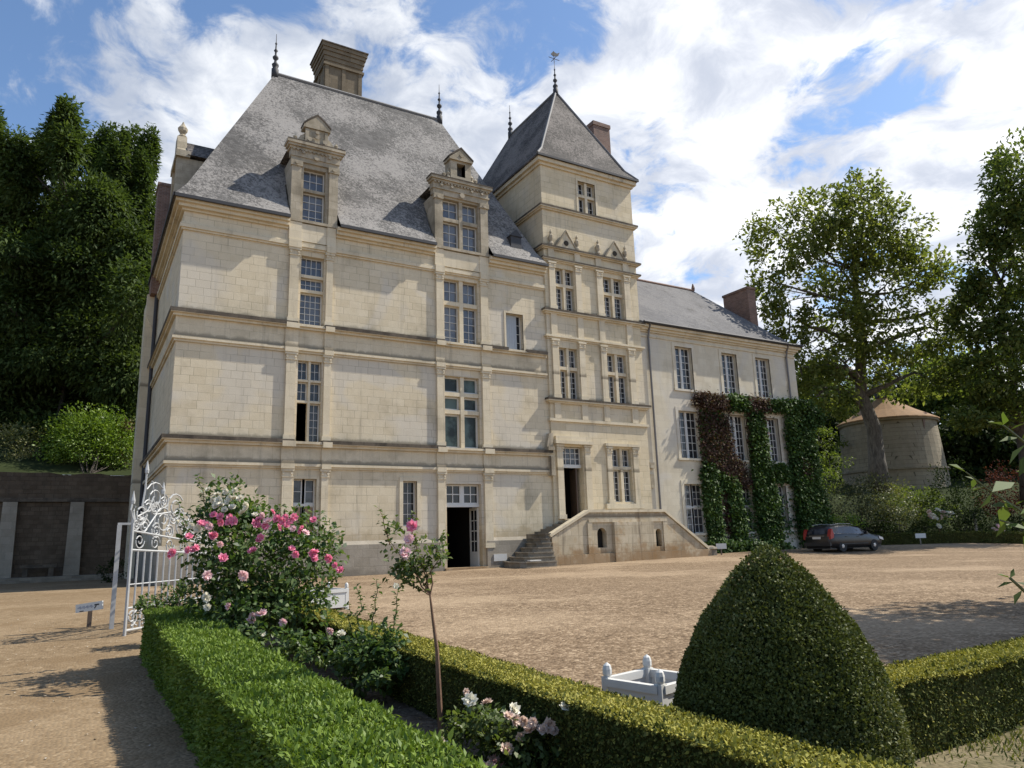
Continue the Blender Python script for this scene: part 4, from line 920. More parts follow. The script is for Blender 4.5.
def B_(px, py, d, rx, rz, n, sub): return (at(px, py, d), (rx, rx, rz), n, sub)
L_BOXTOP = leafmat('sunlit_yellow_box_leaf', [(.22, .215, .045), (.30, .28, .06), (.37, .34, .08), (.46, .41, .12)], .65, .12, .08, big=.35)  # yellowed top leaves, with sunlight painted in as a much lighter tone
def hedge(name, label, x0, x1, y0, y1, h, mat, dens, size, core=CORE, topmat=None, rough=.03, step=.12, rot=None, aspect=.5, up=0.2, lie=.55):
    """clipped hedge: uneven twig core under a coat of small leaves"""
    T = thing(name, label, 'hedge', ((x0 + x1) / 2, (y0 + y1) / 2, float(gz((x0 + x1) / 2, (y0 + y1) / 2))), None)
    fx = lambda x, y: (x, y) if rot is None else rot(x, y)
    e = .035
    mb = MB(); a, b, c, d = x0 + e, x1 - e, y0 + e, y1 - e
    nx = max(2, int((b - a) / .5)); ny = max(2, int((d - c) / .5)); X = np.linspace(a, b, nx); Yl = np.linspace(c, d, ny)
    def P(x, y, top): u, v = fx(x, y); return (u, v, float(gz(u, v)) + (h - e if top else -.1))
    for i in range(nx - 1):
        for j in range(ny - 1): mb.quad(P(X[i], Yl[j], 1), P(X[i + 1], Yl[j], 1), P(X[i + 1], Yl[j + 1], 1), P(X[i], Yl[j + 1], 1))
    for i in range(nx - 1):
        for y in (c, d): mb.quad(P(X[i], y, 0), P(X[i + 1], y, 0), P(X[i + 1], y, 1), P(X[i], y, 1))
    for j in range(ny - 1):
        for x in (a, b): mb.quad(P(x, Yl[j], 0), P(x, Yl[j + 1], 0), P(x, Yl[j + 1], 1), P(x, Yl[j], 1))
    mb.build('twig_core', core, T)
    w, l = x1 - x0, y1 - y0
    P_, N_ = [], []
    def add(n, fn, nrm):
        u = rng.random((n, 2)); p = fn(u); P_.append(p); N_.append(np.tile(nrm, (n, 1)).astype(float))
    k = dens
    add(int(w * l * k * (2.2 if topmat else 1.3)), lambda u: np.stack([x0 + w * u[:, 0], y0 + l * u[:, 1], np.full(len(u), h)], 1), (0, 0, 1))
    add(int(l * h * k), lambda u: np.stack([np.full(len(u), x0), y0 + l * u[:, 0], h * u[:, 1]], 1), (-1, 0, 0))
    add(int(l * h * k * .5), lambda u: np.stack([np.full(len(u), x1), y0 + l * u[:, 0], h * u[:, 1]], 1), (1, 0, 0))
    add(int(w * h * k), lambda u: np.stack([x0 + w * u[:, 0], np.full(len(u), y0), h * u[:, 1]], 1), (0, -1, 0))
    add(int(w * h * k), lambda u: np.stack([x0 + w * u[:, 0], np.full(len(u), y1), h * u[:, 1]], 1), (0, 1, 0))
    p = np.concatenate(P_); nn = np.concatenate(N_); n = len(p)
    bump = np.sin(p[:, 0] * 5.1 + p[:, 1] * 3.3) * np.sin(p[:, 1] * 4.3 - p[:, 2] * 6) * rough + rng.normal(0, rough * .5, n)
    p = p + nn * (bump - .03)[:, None]
    if rot is not None:
        q = np.array([rot(x, y) for x, y in p[:, :2]]); p[:, :2] = q
    p[:, 2] += gz(p[:, 0], p[:, 1])
    ax = nn * lie + unit(n) * .75; ax[:, 2] += up
    L = size * rng.uniform(.6, 1.35, n)
    sh_ = rng.random(n) < .012; L = np.where(sh_, L * 1.7, L); ax = np.where(sh_[:, None], nn * 1.1 + unit(n) * .5, ax)
    nl = unit(n) * .6 + nn * (1.3 - lie) + np.array([0, 0, .3])
    if topmat is None: leafmesh('foliage', p, ax, nl, L, L * aspect, mat, T)
    else:
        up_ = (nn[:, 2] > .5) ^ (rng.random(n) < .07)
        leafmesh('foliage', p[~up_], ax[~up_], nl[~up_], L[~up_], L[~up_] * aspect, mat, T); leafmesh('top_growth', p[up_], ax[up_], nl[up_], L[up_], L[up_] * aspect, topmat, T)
    return T
hedge('clipped_hedge', 'bright green clipped hedge along the sandy path in the foreground', .88, 1.52, 1.6, 11.3, .60, L_HEDGE, 8500, .034, rough=.026, aspect=.4, lie=.45, up=.12)
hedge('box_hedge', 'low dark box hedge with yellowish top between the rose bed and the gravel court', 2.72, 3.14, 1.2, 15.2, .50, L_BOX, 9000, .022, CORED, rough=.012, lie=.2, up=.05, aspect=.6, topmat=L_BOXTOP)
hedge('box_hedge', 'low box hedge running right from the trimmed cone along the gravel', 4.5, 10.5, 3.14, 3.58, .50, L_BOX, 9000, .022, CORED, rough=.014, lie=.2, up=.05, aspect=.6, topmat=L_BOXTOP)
_p, _q = np.array([37.9, 34.0]), np.array([52.0, 19.5]); _d = (_q - _p) / np.linalg.norm(_q - _p); _n = np.array([_d[1], -_d[0]])
hedge('box_hedge', 'long low dark hedge at the far side of the gravel court behind the car', 0, 22, 0, .9, .62, L_BOX, 500, .09, CORED, rough=.04, rot=lambda x, y: tuple(_p + _d * x - _n * y))

def topiary():
    c = np.array([4.11, 3.58]); z0 = float(gz(*c)); h = 1.06 - z0; rb = .735
    T = thing('topiary_cone', 'large dark green clipped box cone at the corner of the low hedges', 'topiary', (*c, z0))
    prof = lambda t: rb * np.interp(1 - np.asarray(t), [0, .03, .08, .17, .27, .39, .51, .63, .75, .9, 1], [.015, .11, .225, .38, .535, .69, .81, .90, .96, 1, .96])
    ts = np.concatenate([np.linspace(0, .9, 14), [.94, .97, .99]])
    m = MB().lathe([(max(.004, float(prof(t)) - .045), z0 - .05 + h * t) for t in ts], (*c, 0), 28); m.build('twig_core', CORE, T, smooth=True)
    n = 95000; t = rng.random(n * 2) ** 1.15; keep = rng.random(n * 2) < prof(t) / rb; t = t[keep][:n]; n = len(t); a = rng.random(n) * 2 * math.pi
    e = 1e-3; r = prof(t); dr = (prof(np.minimum(t + e, .999)) - prof(t)) / e / h
    nn = np.stack([np.cos(a), np.sin(a), -dr], 1); nn /= np.linalg.norm(nn, axis=1)[:, None]
    p = np.stack([c[0] + r * np.cos(a), c[1] + r * np.sin(a), z0 + h * t], 1)
    p += nn * (np.sin(a * 7 + t * 13) * np.sin(t * 17 - a * 3) * .010 + rng.normal(0, .008, n) - .016)[:, None]
    L = .022 * rng.uniform(.6, 1.35, n)
    ax = nn * .35 + unit(n) * .8; ax[:, 2] += .15
    leafmesh('foliage', p, ax, unit(n) * .7 + nn * .6, L, L * .6, L_CONE, T)
topiary()
def grass():
    n = 42000; x = 3.2 + 7.5 * rng.random(n); y = .6 + 2.6 * rng.random(n)
    k = (np.sin(x * 2.1 + 1) * np.sin(y * 3.3 + x) + rng.normal(0, .45, n)) > .0
    x, y = x[k], y[k]; n = len(x); p = np.stack([x, y, gz(x, y)], 1)
    a = unit(n) * .55; a[:, 2] = rng.uniform(.5, 1, n); L = rng.uniform(.025, .075, n)
    o = leafmesh('thin_grass', p, a, unit(n), L, .012, L_GRASS); o['kind'] = 'stuff'; o['label'] = 'thin dry grass on worn soil inside the right hedge'; o['category'] = 'grass'
grass()

# ------------------------------------------------------------------ roses
def petalmat(name, a, b_):
    m, t, b = newmat(name); rnd = t.add('ShaderNodeNewGeometry').outputs['Random Per Island']
    c = t.mix(rnd, a, b_); t.link(c, b.inputs['Base Color']); b.inputs['Roughness'].default_value = .55
    tr = t.add('ShaderNodeBsdfTranslucent'); t.link(c, tr.inputs[0]); mx = t.add('ShaderNodeMixShader'); mx.inputs[0].default_value = .3
    t.link(b.outputs[0], mx.inputs[1]); t.link(tr.outputs[0], mx.inputs[2]); t.link(mx.outputs[0], t.n['Material Output'].inputs[0]); return m
PINK = petalmat('deep_pink_petal', (.90, .20, .36), (.92, .42, .54)); PALE = petalmat('pale_pink_petal', (.92, .56, .60), (.94, .74, .72))
WHITEP = petalmat('cream_petal', (.84, .78, .60), (.90, .87, .76)); BLUSH = petalmat('blush_petal', (.74, .52, .42), (.82, .68, .56))
def bloom_mesh(name, mat):
    P, A, N_, L, Wd = [], [], [], [], []
    for ring, (cnt, tilt, ln, r0) in enumerate(((8, .15, .62, .1), (7, .6, .56, .08), (6, 1.1, .5, .06), (4, 1.9, .38, .02))):
        for k in range(cnt):
            a = 2 * math.pi * (k + .37 * ring) / cnt + rng.normal(0, .12); o = np.array([math.cos(a), math.sin(a), 0])
            d = o + np.array([0, 0, tilt + rng.normal(0, .08)]); d /= np.linalg.norm(d)
            P.append(o * r0); A.append(d); N_.append(np.array([0, 0, 1.]) - o * tilt * .6); L.append(ln * rng.uniform(.85, 1.1)); Wd.append(.55)
    o = leafmesh(name, np.array(P), np.array(A), np.array(N_), np.array(L), np.array(Wd), mat, fold=-.3, base=(0, 0, 0))
    me = o.data; bpy.data.objects.remove(o); return me
BLOOM = {k: [bloom_mesh('rose_bloom', m) for _ in range(2)] for k, m in (('p', PINK), ('l', PALE), ('w', WHITEP), ('b', BLUSH))}
def bloom(parent, p, kind, size):
    o = bpy.data.objects.new('rose_bloom', random.choice(BLOOM[kind])); COL.objects.link(o); o.parent = parent
    b = wloc(parent); o.location = (p[0] - b[0], p[1] - b[1], p[2] - b[2])
    v = Vector((-.25, -.55, .45)) + Vector(rng.normal(size=3) * .35)
    o.rotation_euler = v.to_track_quat('Z', 'Y').to_euler(); o.rotation_euler.rotate_axis('Z', random.uniform(0, 6))
    o.scale = (size,) * 3
def rose_bush(label, base, stems, blobs, mat, size, name='rose_bush', blooms=(), droop=.15, stemmat=None, spread=.3):
    T = thing(name, label, 'rose bush' if name != 'standard_rose' else 'standard rose', base)
    mb = MB()
    for pts, r in stems: mb.tube(pts, [r * (1 - .7 * i / (len(pts) - 1)) for i in range(len(pts))], 6)
    mb.build('stems', stemmat or GSTEM, T)
    P, A, Nn, L, Wd = crown_leaves(blobs, size, .62, droop, .5, up=.4, spread=spread)
    # leaves along the free shoots
    ex = []
    for pts, r in stems:
        if r < .011:
            for a, b in zip(pts[1:], pts[2:] or pts[1:]):
                for s in np.linspace(0, 1, 5): ex.append(np.array(a) + (np.array(b) - np.array(a)) * s)
    if ex:
        ex = np.repeat(np.array(ex), 2, 0) + rng.normal(0, .012, (2 * len(ex), 3)); n = len(ex); a = unit(n); a[:, 2] *= .4
        P = np.concatenate([P, ex]); A = np.concatenate([A, a]); Nn = np.concatenate([Nn, unit(n) * .4 + np.array([0, 0, 1])]); l = size * rng.uniform(.6, 1.1, n); L = np.concatenate([L, l]); Wd = np.concatenate([Wd, l * .6])
    leafmesh('foliage', P, A, Nn, L, Wd, mat, T)
    for p, k, s in blooms: bloom(T, p, k, s)
    return T
def shoot(a, b, n=5, j=.03):
    a, b = np.array(a, float), np.array(b, float)
    return [a + (b - a) * t + rng.normal(0, j, 3) * (0 < t) for t in np.linspace(0, 1, n)]
def roses():
    # big bush, flowers placed on the front of its mound
    base = np.array([1.98, 10.1, float(gz(1.98, 10.1))]); D0 = 9.25
    z = lambda x, y: (90 + x / 3.94, 460 + y / 3.94)
    pk = [(455,253),(470,262),(440,248),(512,222),(487,215),(515,245),(550,225),(565,240),(545,245),(390,300),(493,293),(480,300),(513,332),(405,352),(420,345),(325,365),(315,372),(385,355),(525,385),(672,305),(665,315),(640,357),(745,265),(770,225),(735,230),(680,220),(690,260),(775,255),(800,270),(832,275),(805,225),(795,348),(810,372),(885,360),(878,372),(885,390),(940,388),(965,415),(985,432),(880,235),(720,205),(700,240),(665,232),(655,250),(758,240),(790,240),(850,285)]
    wh = [(465,115),(535,125),(570,120),(570,148),(500,135),(485,160),(515,175),(560,185),(540,165),(600,205),(615,180),(400,260),(425,270),(650,215),(345,245),(590,150),(550,150),(505,158),(530,195),(495,180),(455,535),(462,580),(460,545)]
    lp = [(640,615),(635,630),(675,603),(760,640),(545,575),(605,455),(462,455)]
    bl = []
    for lst, k, s in ((pk, 'p', .082), (wh, 'w', .075), (lp, 'l', .095)):
        for q in lst:
            x, y = z(*q); u = (x - 255) / 95; v = (y - 575) / 95
            d = D0 - 1.08 * math.sqrt(max(0.05, 1 - min(1, u * u * .75 + v * v * .6)))
            kk = k if not (k == 'p' and rng.random() < .3) else 'l'
            bl.append((at(x, y, d), kk, s * rng.uniform(.75, 1.15)))
    T = at
    c = lambda x, y, d: at(x, y, d)
    blobs = [(c(255, 570, 9.2), (.74, .75, .62), 3300, 60), (c(222, 540, 9.3), (.40, .45, .40), 1200, 26), (c(300, 560, 9.2), (.42, .5, .5), 1500, 30), (c(238, 600, 9.0), (.50, .55, .45), 1200, 26),
             (c(230, 505, 9.35), (.38, .35, .28), 900, 18), (c(205, 605, 9.2), (.24, .3, .3), 500, 12), (c(270, 610, 8.7), (.62, .5, .3), 1200, 24)]
    st = [(shoot(base + rng.normal(0, .1, 3) * (1, 1, 0), c(x, y, d), 6, .04), .016) for x, y, d in ((215, 500, 9.3), (250, 520, 9.3), (300, 540, 9.2), (200, 560, 9.5), (320, 570, 9.0), (270, 560, 8.8), (225, 570, 8.8))]
    st += [(shoot(c(210, 520, 9.3), c(197, 474, 9.3), 6, .015), .008), (shoot(c(310, 560, 9.0), c(335, 528, 9.0), 5, .02), .007), (shoot(c(275, 530, 9.2), c(279, 506, 9.2), 5, .02), .007), (shoot(c(185, 545, 9.6), c(180, 500, 9.6), 5, .02), .007), (shoot(c(315, 590, 8.9), c(342, 574, 8.8), 5, .02), .007)]
    rose_bush('large bushy rose covered in deep pink and cream flowers beside the iron gate', base, st, blobs, L_ROSE, .075, blooms=bl)
    # low rose in front of it, half hidden
    b2 = np.array([2.1, 8.2, float(gz(2.1, 8.2))])
    rose_bush('low rose bush with two pale flowers between the big rose and the hedge', b2, [(shoot(b2, c(x, y, d), 5, .03), .012) for x, y, d in ((270, 640, 7.9), (310, 650, 7.7), (330, 640, 7.8))],
              [(c(275, 645, 7.9), (.30, .3, .2), 600, 16), (c(320, 650, 7.7), (.24, .3, .18), 380, 12), (c(250, 632, 8.2), (.2, .2, .2), 500, 10)], L_ROSE, .06, blooms=[(c(330, 631, 7.6), 'l', .07), (c(341, 634, 7.6), 'w', .085), (c(263, 634, 7.8), 'w', .05)])
    # shrub rose with tall bare shoots
    b3 = np.array([2.36, 7.2, float(gz(2.36, 7.2))])
    st = [(shoot(b3 + rng.normal(0, .05, 3) * (1, 1, 0), c(x, y, d), 6, .025), .013) for x, y, d in ((350, 650, 7.0), (380, 645, 7.0), (365, 670, 6.8), (395, 650, 7.1))]
    st += [(shoot(c(362, 635, 7.0), c(356, 588, 7.0), 6, .015), .008), (shoot(c(372, 630, 7.0), c(379, 580, 7.0), 6, .015), .008), (shoot(c(351, 632, 7.0), c(350, 605, 7.0), 5, .015), .006), (shoot(c(328, 640, 7.1), c(327, 594, 7.1), 5, .015), .006), (shoot(c(392, 632, 7.1), c(398, 588, 7.1), 6, .015), .008), (shoot(c(345, 650, 7.0), c(334, 628, 7.0), 4, .015), .006)]
    rose_bush('shrub rose with tall thin leafy shoots and hardly any flowers', b3, st, [(c(365, 655, 7.0), (.28, .3, .22), 620, 16), (c(385, 640, 7.05), (.16, .2, .15), 420, 10), (c(352, 680, 6.8), (.2, .22, .16), 260, 10), (c(385, 678, 6.7), (.18, .2, .15), 350, 8)], L_ROSE, .062, blooms=[(c(396, 586, 7.1), 'w', .05)])
    # grafted standard rose
    b4 = np.array([2.53, 5.49, float(gz(2.53, 5.49))]); dd = 5.57
    tr = [b4, at(439, 690, dd), at(437, 650, dd), at(433, 620, dd), at(430, 595, dd)]
    st = [(tr, .024)]
    hb = tr[-1]
    for x, y in ((412, 530), (405, 553), (388, 538), (438, 548), (398, 575), (424, 556)): st.append((shoot(hb, at(x, y, dd + rng.normal(0, .1)), 5, .012), .007))
    st += [(shoot(at(390, 545, dd), at(378, 508, dd), 5, .008), .005), (shoot(at(412, 535, dd), at(413, 512, dd), 4, .006), .005), (shoot(at(436, 552, dd), at(444, 533, dd), 4, .006), .005)]
    rose_bush('slender standard rose on a tall bare stem with three pink flowers', b4, st, [(at(415, 572, dd), (.14, .14, .08), 190, 12), (at(405, 558, dd), (.14, .14, .09), 110, 9), (at(430, 552, dd), (.11, .12, .1), 100, 8), (at(395, 540, dd), (.08, .08, .1), 45, 5)], L_ROSEL, .05, name='standard_rose', stemmat=STEMM,
              blooms=[(at(412, 526, dd - .05), 'p', .075), (at(409, 539, dd - .08), 'l', .07), (at(405, 553, dd - .1), 'l', .08)], spread=.45)
    # low blush rose in the foreground
    b5 = np.array([2.55, 4.75, float(gz(2.55, 4.75))]); d5 = 4.75
    fl = [(470,700,'w',.075),(487,702,'b',.06),(466,692,'b',.04),(514.5,709,'w',.07),(509,716,'b',.06),(516,720,'b',.06),(523,721,'b',.06),(531,729,'b',.085),(520,737,'b',.05),(507,749,'b',.075),(566,706,'w',.065),(497,764,'l',.11),(488,768,'b',.08),(444,746,'w',.065),(549,726,'b',.08),(543,729,'b',.06),(441,740,'b',.04),(533,722,'b',.05),(555,731,'b',.05)]
    st = [(shoot(b5 + rng.normal(0, .06, 3) * (1, 1, 0), at(x, y + 6, d5 + rng.normal(0, .08)), 5, .015), .008) for x, y, *_ in fl]
    rose_bush('low rose bush with blush and cream flowers in the bed beside the standard rose', b5, st, [(at(480, 728, d5), (.17, .18, .12), 420, 14), (at(520, 742, d5), (.2, .2, .14), 560, 16), (at(550, 745, d5), (.13, .15, .14), 340, 10), (at(500, 760, d5), (.25, .2, .12), 460, 14), (at(460, 730, d5 + .1), (.1, .12, .1), 170, 8)], L_ROSEL, .046,
              blooms=[(at(x, y, d5 - .12 + rng.normal(0, .03)), k, s) for x, y, k, s in fl])
roses()
shrub('leafy_shrub', 'dark leafy shrub at the far end of the bright hedge before the gate bars', 'shrub', (1.35, 11.6, float(gz(1.35, 11.6))), [B_(156, 608, 10.6, .26, .20, 700, 14), B_(178, 600, 10.8, .24, .22, 600, 12)], L_ROSE, .06)

# ================================================================== IRON GATE
def spiral(c, e1, e2, r, turns=1.4, a0=0., n=26, sgn=1):
    return [c + (e1 * math.cos(a0 + sgn * 2 * math.pi * turns * t) + e2 * math.sin(a0 + sgn * 2 * math.pi * turns * t)) * r * (1 - .82 * t) for t in np.linspace(0, 1, n)]
def gate():
    b = np.array([.80, 13.5, float(gz(.80, 13.5))]); u = np.array([.62, .785, 0]); zz = np.array([0, 0, 1.]); LN = 2.7
    T = thing('iron_gate', 'ornate pale grey wrought iron gate leaf with scrolled crest standing open', 'gate', b)
    P = lambda s, h: b + u * s + zz * h
    def top(s): return 1.62 - .10 * s
    fr = MB()
    fr.tube([P(0, .0), P(0, 1.75)], .028, 6); fr.tube([P(LN, .05), P(LN, 1.35)], .028, 6)
    fr.tube([P(0, 1.32), P(LN, 1.2)], .02, 6); fr.tube([P(0, top(0)), P(LN, top(LN))], .018, 6); fr.tube([P(0, .42), P(LN, .42)], .018, 6); fr.tube([P(0, .08), P(LN, .08)], .022, 6); fr.tube([P(0, .78), P(LN, .78)], .012, 5)
    fr.build('frame', GATEM, T)
    for k in range(1, 15):
        s = LN * k / 15; m = MB().tube([P(s, .08), P(s, 1.32 - .04 * s)], .016, 5); m.build('bar', GATEM, T)
    sc = MB()
    def sp(s, h, r, turns=1.5, a0=0, sgn=1, w=.015): sc.tube(spiral(P(s, h), u, zz, r, turns, a0, 28, sgn), w, 5)
    for s in (.14, .42): sp(s, .27, .13, 1.6, -1.57, 1); sp(s + .14, .27, .13, 1.6, -1.57, -1)
    for k in range(7): sp(.2 + k * .42, 1.46 - .035 * k, .13, 1.5, 0, 1 if k % 2 else -1, .011)
    # crest: big scrolls climbing to a spike near the near stile
    for s, h, r, a0, sg in ((.55, 2.15, .30, 2.6, -1), (1.12, 2.02, .27, .6, 1), (.18, 1.88, .20, 2.4, 1), (.80, 1.80, .25, 3.4, -1), (1.4, 1.72, .25, .4, 1), (1.8, 1.62, .2, 2.8, -1), (.30, 1.70, .13, 0, 1), (1.9, 1.58, .16, .4, 1), (2.3, 1.5, .15, 2.8, -1), (.08, 1.72, .1, 1.5, -1), (.62, 1.62, .14, 1.2, 1), (1.0, 1.6, .13, 2.2, -1), (.36, 2.02, .13, 4.0, -1), (.78, 2.12, .13, 1.2, -1), (1.3, 1.95, .12, 2.4, 1), (1.62, 1.78, .12, .8, -1), (2.65, 1.45, .12, .3, 1), (1.1, 1.86, .12, 3.3, 1), (.55, 1.98, .12, .2, 1)):
        sp(s, h, r, 1.9, a0, sg, .014)
    for pts in ([(0, 1.62), (.1, 1.85), (.35, 1.95), (.5, 2.2), (.42, 2.45)], [(.3, 1.6), (.6, 1.9), (1.0, 1.95), (1.3, 1.75), (1.7, 1.6), (2.3, 1.42)], [(.2, 2.0), (.25, 2.3), (.26, 2.62)], [(.0, 1.75), (-.08, 1.95), (-.04, 2.1)]):
        sc.tube([P(*q) for q in pts], .016, 5)
    for s, h in ((.26, 2.62), (-.04, 2.1), (.75, 2.3), (0, 1.8)): sc.lathe([(.03, -.05), (.035, .0), (.004, .16)], P(s, h), 6)
    for s, h in ((.5, 2.0), (.9, 1.85), (1.35, 1.7), (.25, 1.78)):       # leaf work
        for q in (-.5, .2, .9): sc.obox(P(s + .05 * q, h + .04), u * math.cos(q) + zz * math.sin(q), -u * math.sin(q) + zz * math.cos(q), np.cross(u, zz), .09, .02, .005)
    sc.build('scrollwork', GATEM, T)
    g0 = np.array([.66, 14.6, float(gz(.66, 14.6))])
    Q = thing('gate_post', 'plain slim white iron post standing just behind the scrolled gate', 'post', g0)
    MB().box(g0[0] - .035, g0[0] + .035, g0[1] - .035, g0[1] + .035, g0[2] - .1, g0[2] + 1.72).build('shaft', GATEM, Q)
    MB().box(g0[0] - .03, g0[0] + .26, g0[1] - .02, g0[1] + .02, g0[2] + 1.722, g0[2] + 1.76).build('cap_bar', GATEM, Q)
gate()
def path_sign():
    b = np.array([.33, 15.2, float(gz(.33, 15.2))])
    T = thing('direction_sign', 'small white arrow sign on a short wooden stake in the sandy path', 'sign', b)
    a, c = at(75, 608.5, 12.75), at(104, 604, 12.6); u = (c - a) / np.linalg.norm(c - a); z = np.array([0, 0, 1.]); nrm = np.cross(u, z); nrm /= np.linalg.norm(nrm); z = np.cross(nrm, u); ctr = (a + c) / 2 + z * -.01; hw = np.linalg.norm(c - a) / 2
    MB().obox(ctr, u, nrm, z, hw * .92, .012, .07).build('sign_plate', WHT, T)
    MB().obox((ctr + np.array([.33, 15.2, b[2]])) / 2 - nrm * .02 + u * .0, (1, 0, 0), (0, 1, 0), (0, 0, 1), .035, .02, (ctr[2] - b[2]) / 2 + .02).build('stake', WOODB, T)
    INK = plain('black_sign_ink', (.02, .02, .025), .6); INKG = plain('grey_sign_ink', (.30, .31, .36), .6); f = ctr + nrm * (.013 if np.dot(nrm, CAM - ctr) > 0 else -.013); s_ = 1 if np.dot(nrm, CAM - ctr) > 0 else -1
    k = MB()
    k.obox(f + u * hw * .55 + z * .02, u, nrm, z, .05, .001, .012); k.obox(f + u * hw * .45 - z * .015, (u + z) / 1.414, nrm, (z - u) / 1.414, .03, .001, .01)
    k.obox(f - u * hw * .5 - z * .055, u, nrm, z, .045, .001, .008); k.build('arrow_mark', INK, T)
    w = MB()
    x = -.78
    for i in range(13): ln = .012 + .012 * ((i * 7) % 3); w.obox(f + u * hw * (x + .035) + z * (.0 + .004 * ((i * 5) % 3)), u, nrm, z, .010, .0008, ln * .7); x += .085
    w.build('lettering', INKG, T)
path_sign()

# ================================================================== PLANT TUBS
def tub(label, c, ang, s, h, d=.03):
    z = float(gz(*c)); T = thing('plant_tub', label, 'plant tub', (*c, z)); a = np.array([math.cos(ang), math.sin(ang), 0]); b = np.array([-a[1], a[0], 0]); zz = np.array([0, 0, 1.]); C0 = np.array([*c, z])
    for i, (p, q) in enumerate(((a, b), (b, a), (-a, b), (-b, a))):
        m = MB(); m.obox(C0 + p * (s / 2 - d / 2) + zz * (h / 2 + .02), q, p, zz, s / 2 - .04, d / 2, h / 2 - .02); m.build('side_board', WHT, T)
        r = MB(); r.obox(C0 + p * (s / 2 - d / 2 + .004) + zz * (h - .01), q, p, zz, s / 2 - .03, d / 2 + .012, .03); r.build('rim', WHT, T)
    for i in (-1, 1):
        for j in (-1, 1):
            m = MB(); p = C0 + a * i * (s / 2 - .03) + b * j * (s / 2 - .03)
            m.obox(p + zz * (h / 2 + .01), a, b, zz, .035, .035, h / 2 + .02)
            m.lathe([(.03, h + .03), (.038, h + .05), (.038, h + .085), (.03, h + .115), (.006, h + .135)], p, 8); m.build('corner_post', WHT, T)
    m = MB(); m.obox(C0 + zz * .12, a, b, zz, s / 2 - .06, s / 2 - .06, .1); m.build('soil', SOIL, T)
tub('empty white square planter with knobbed corner posts left of the trimmed cone', (4.10, 4.84), R(12), .58, .34)
tub('distant white square planter half hidden behind the tall rose shoots', (4.22, 14.7), R(10), .8, .36)

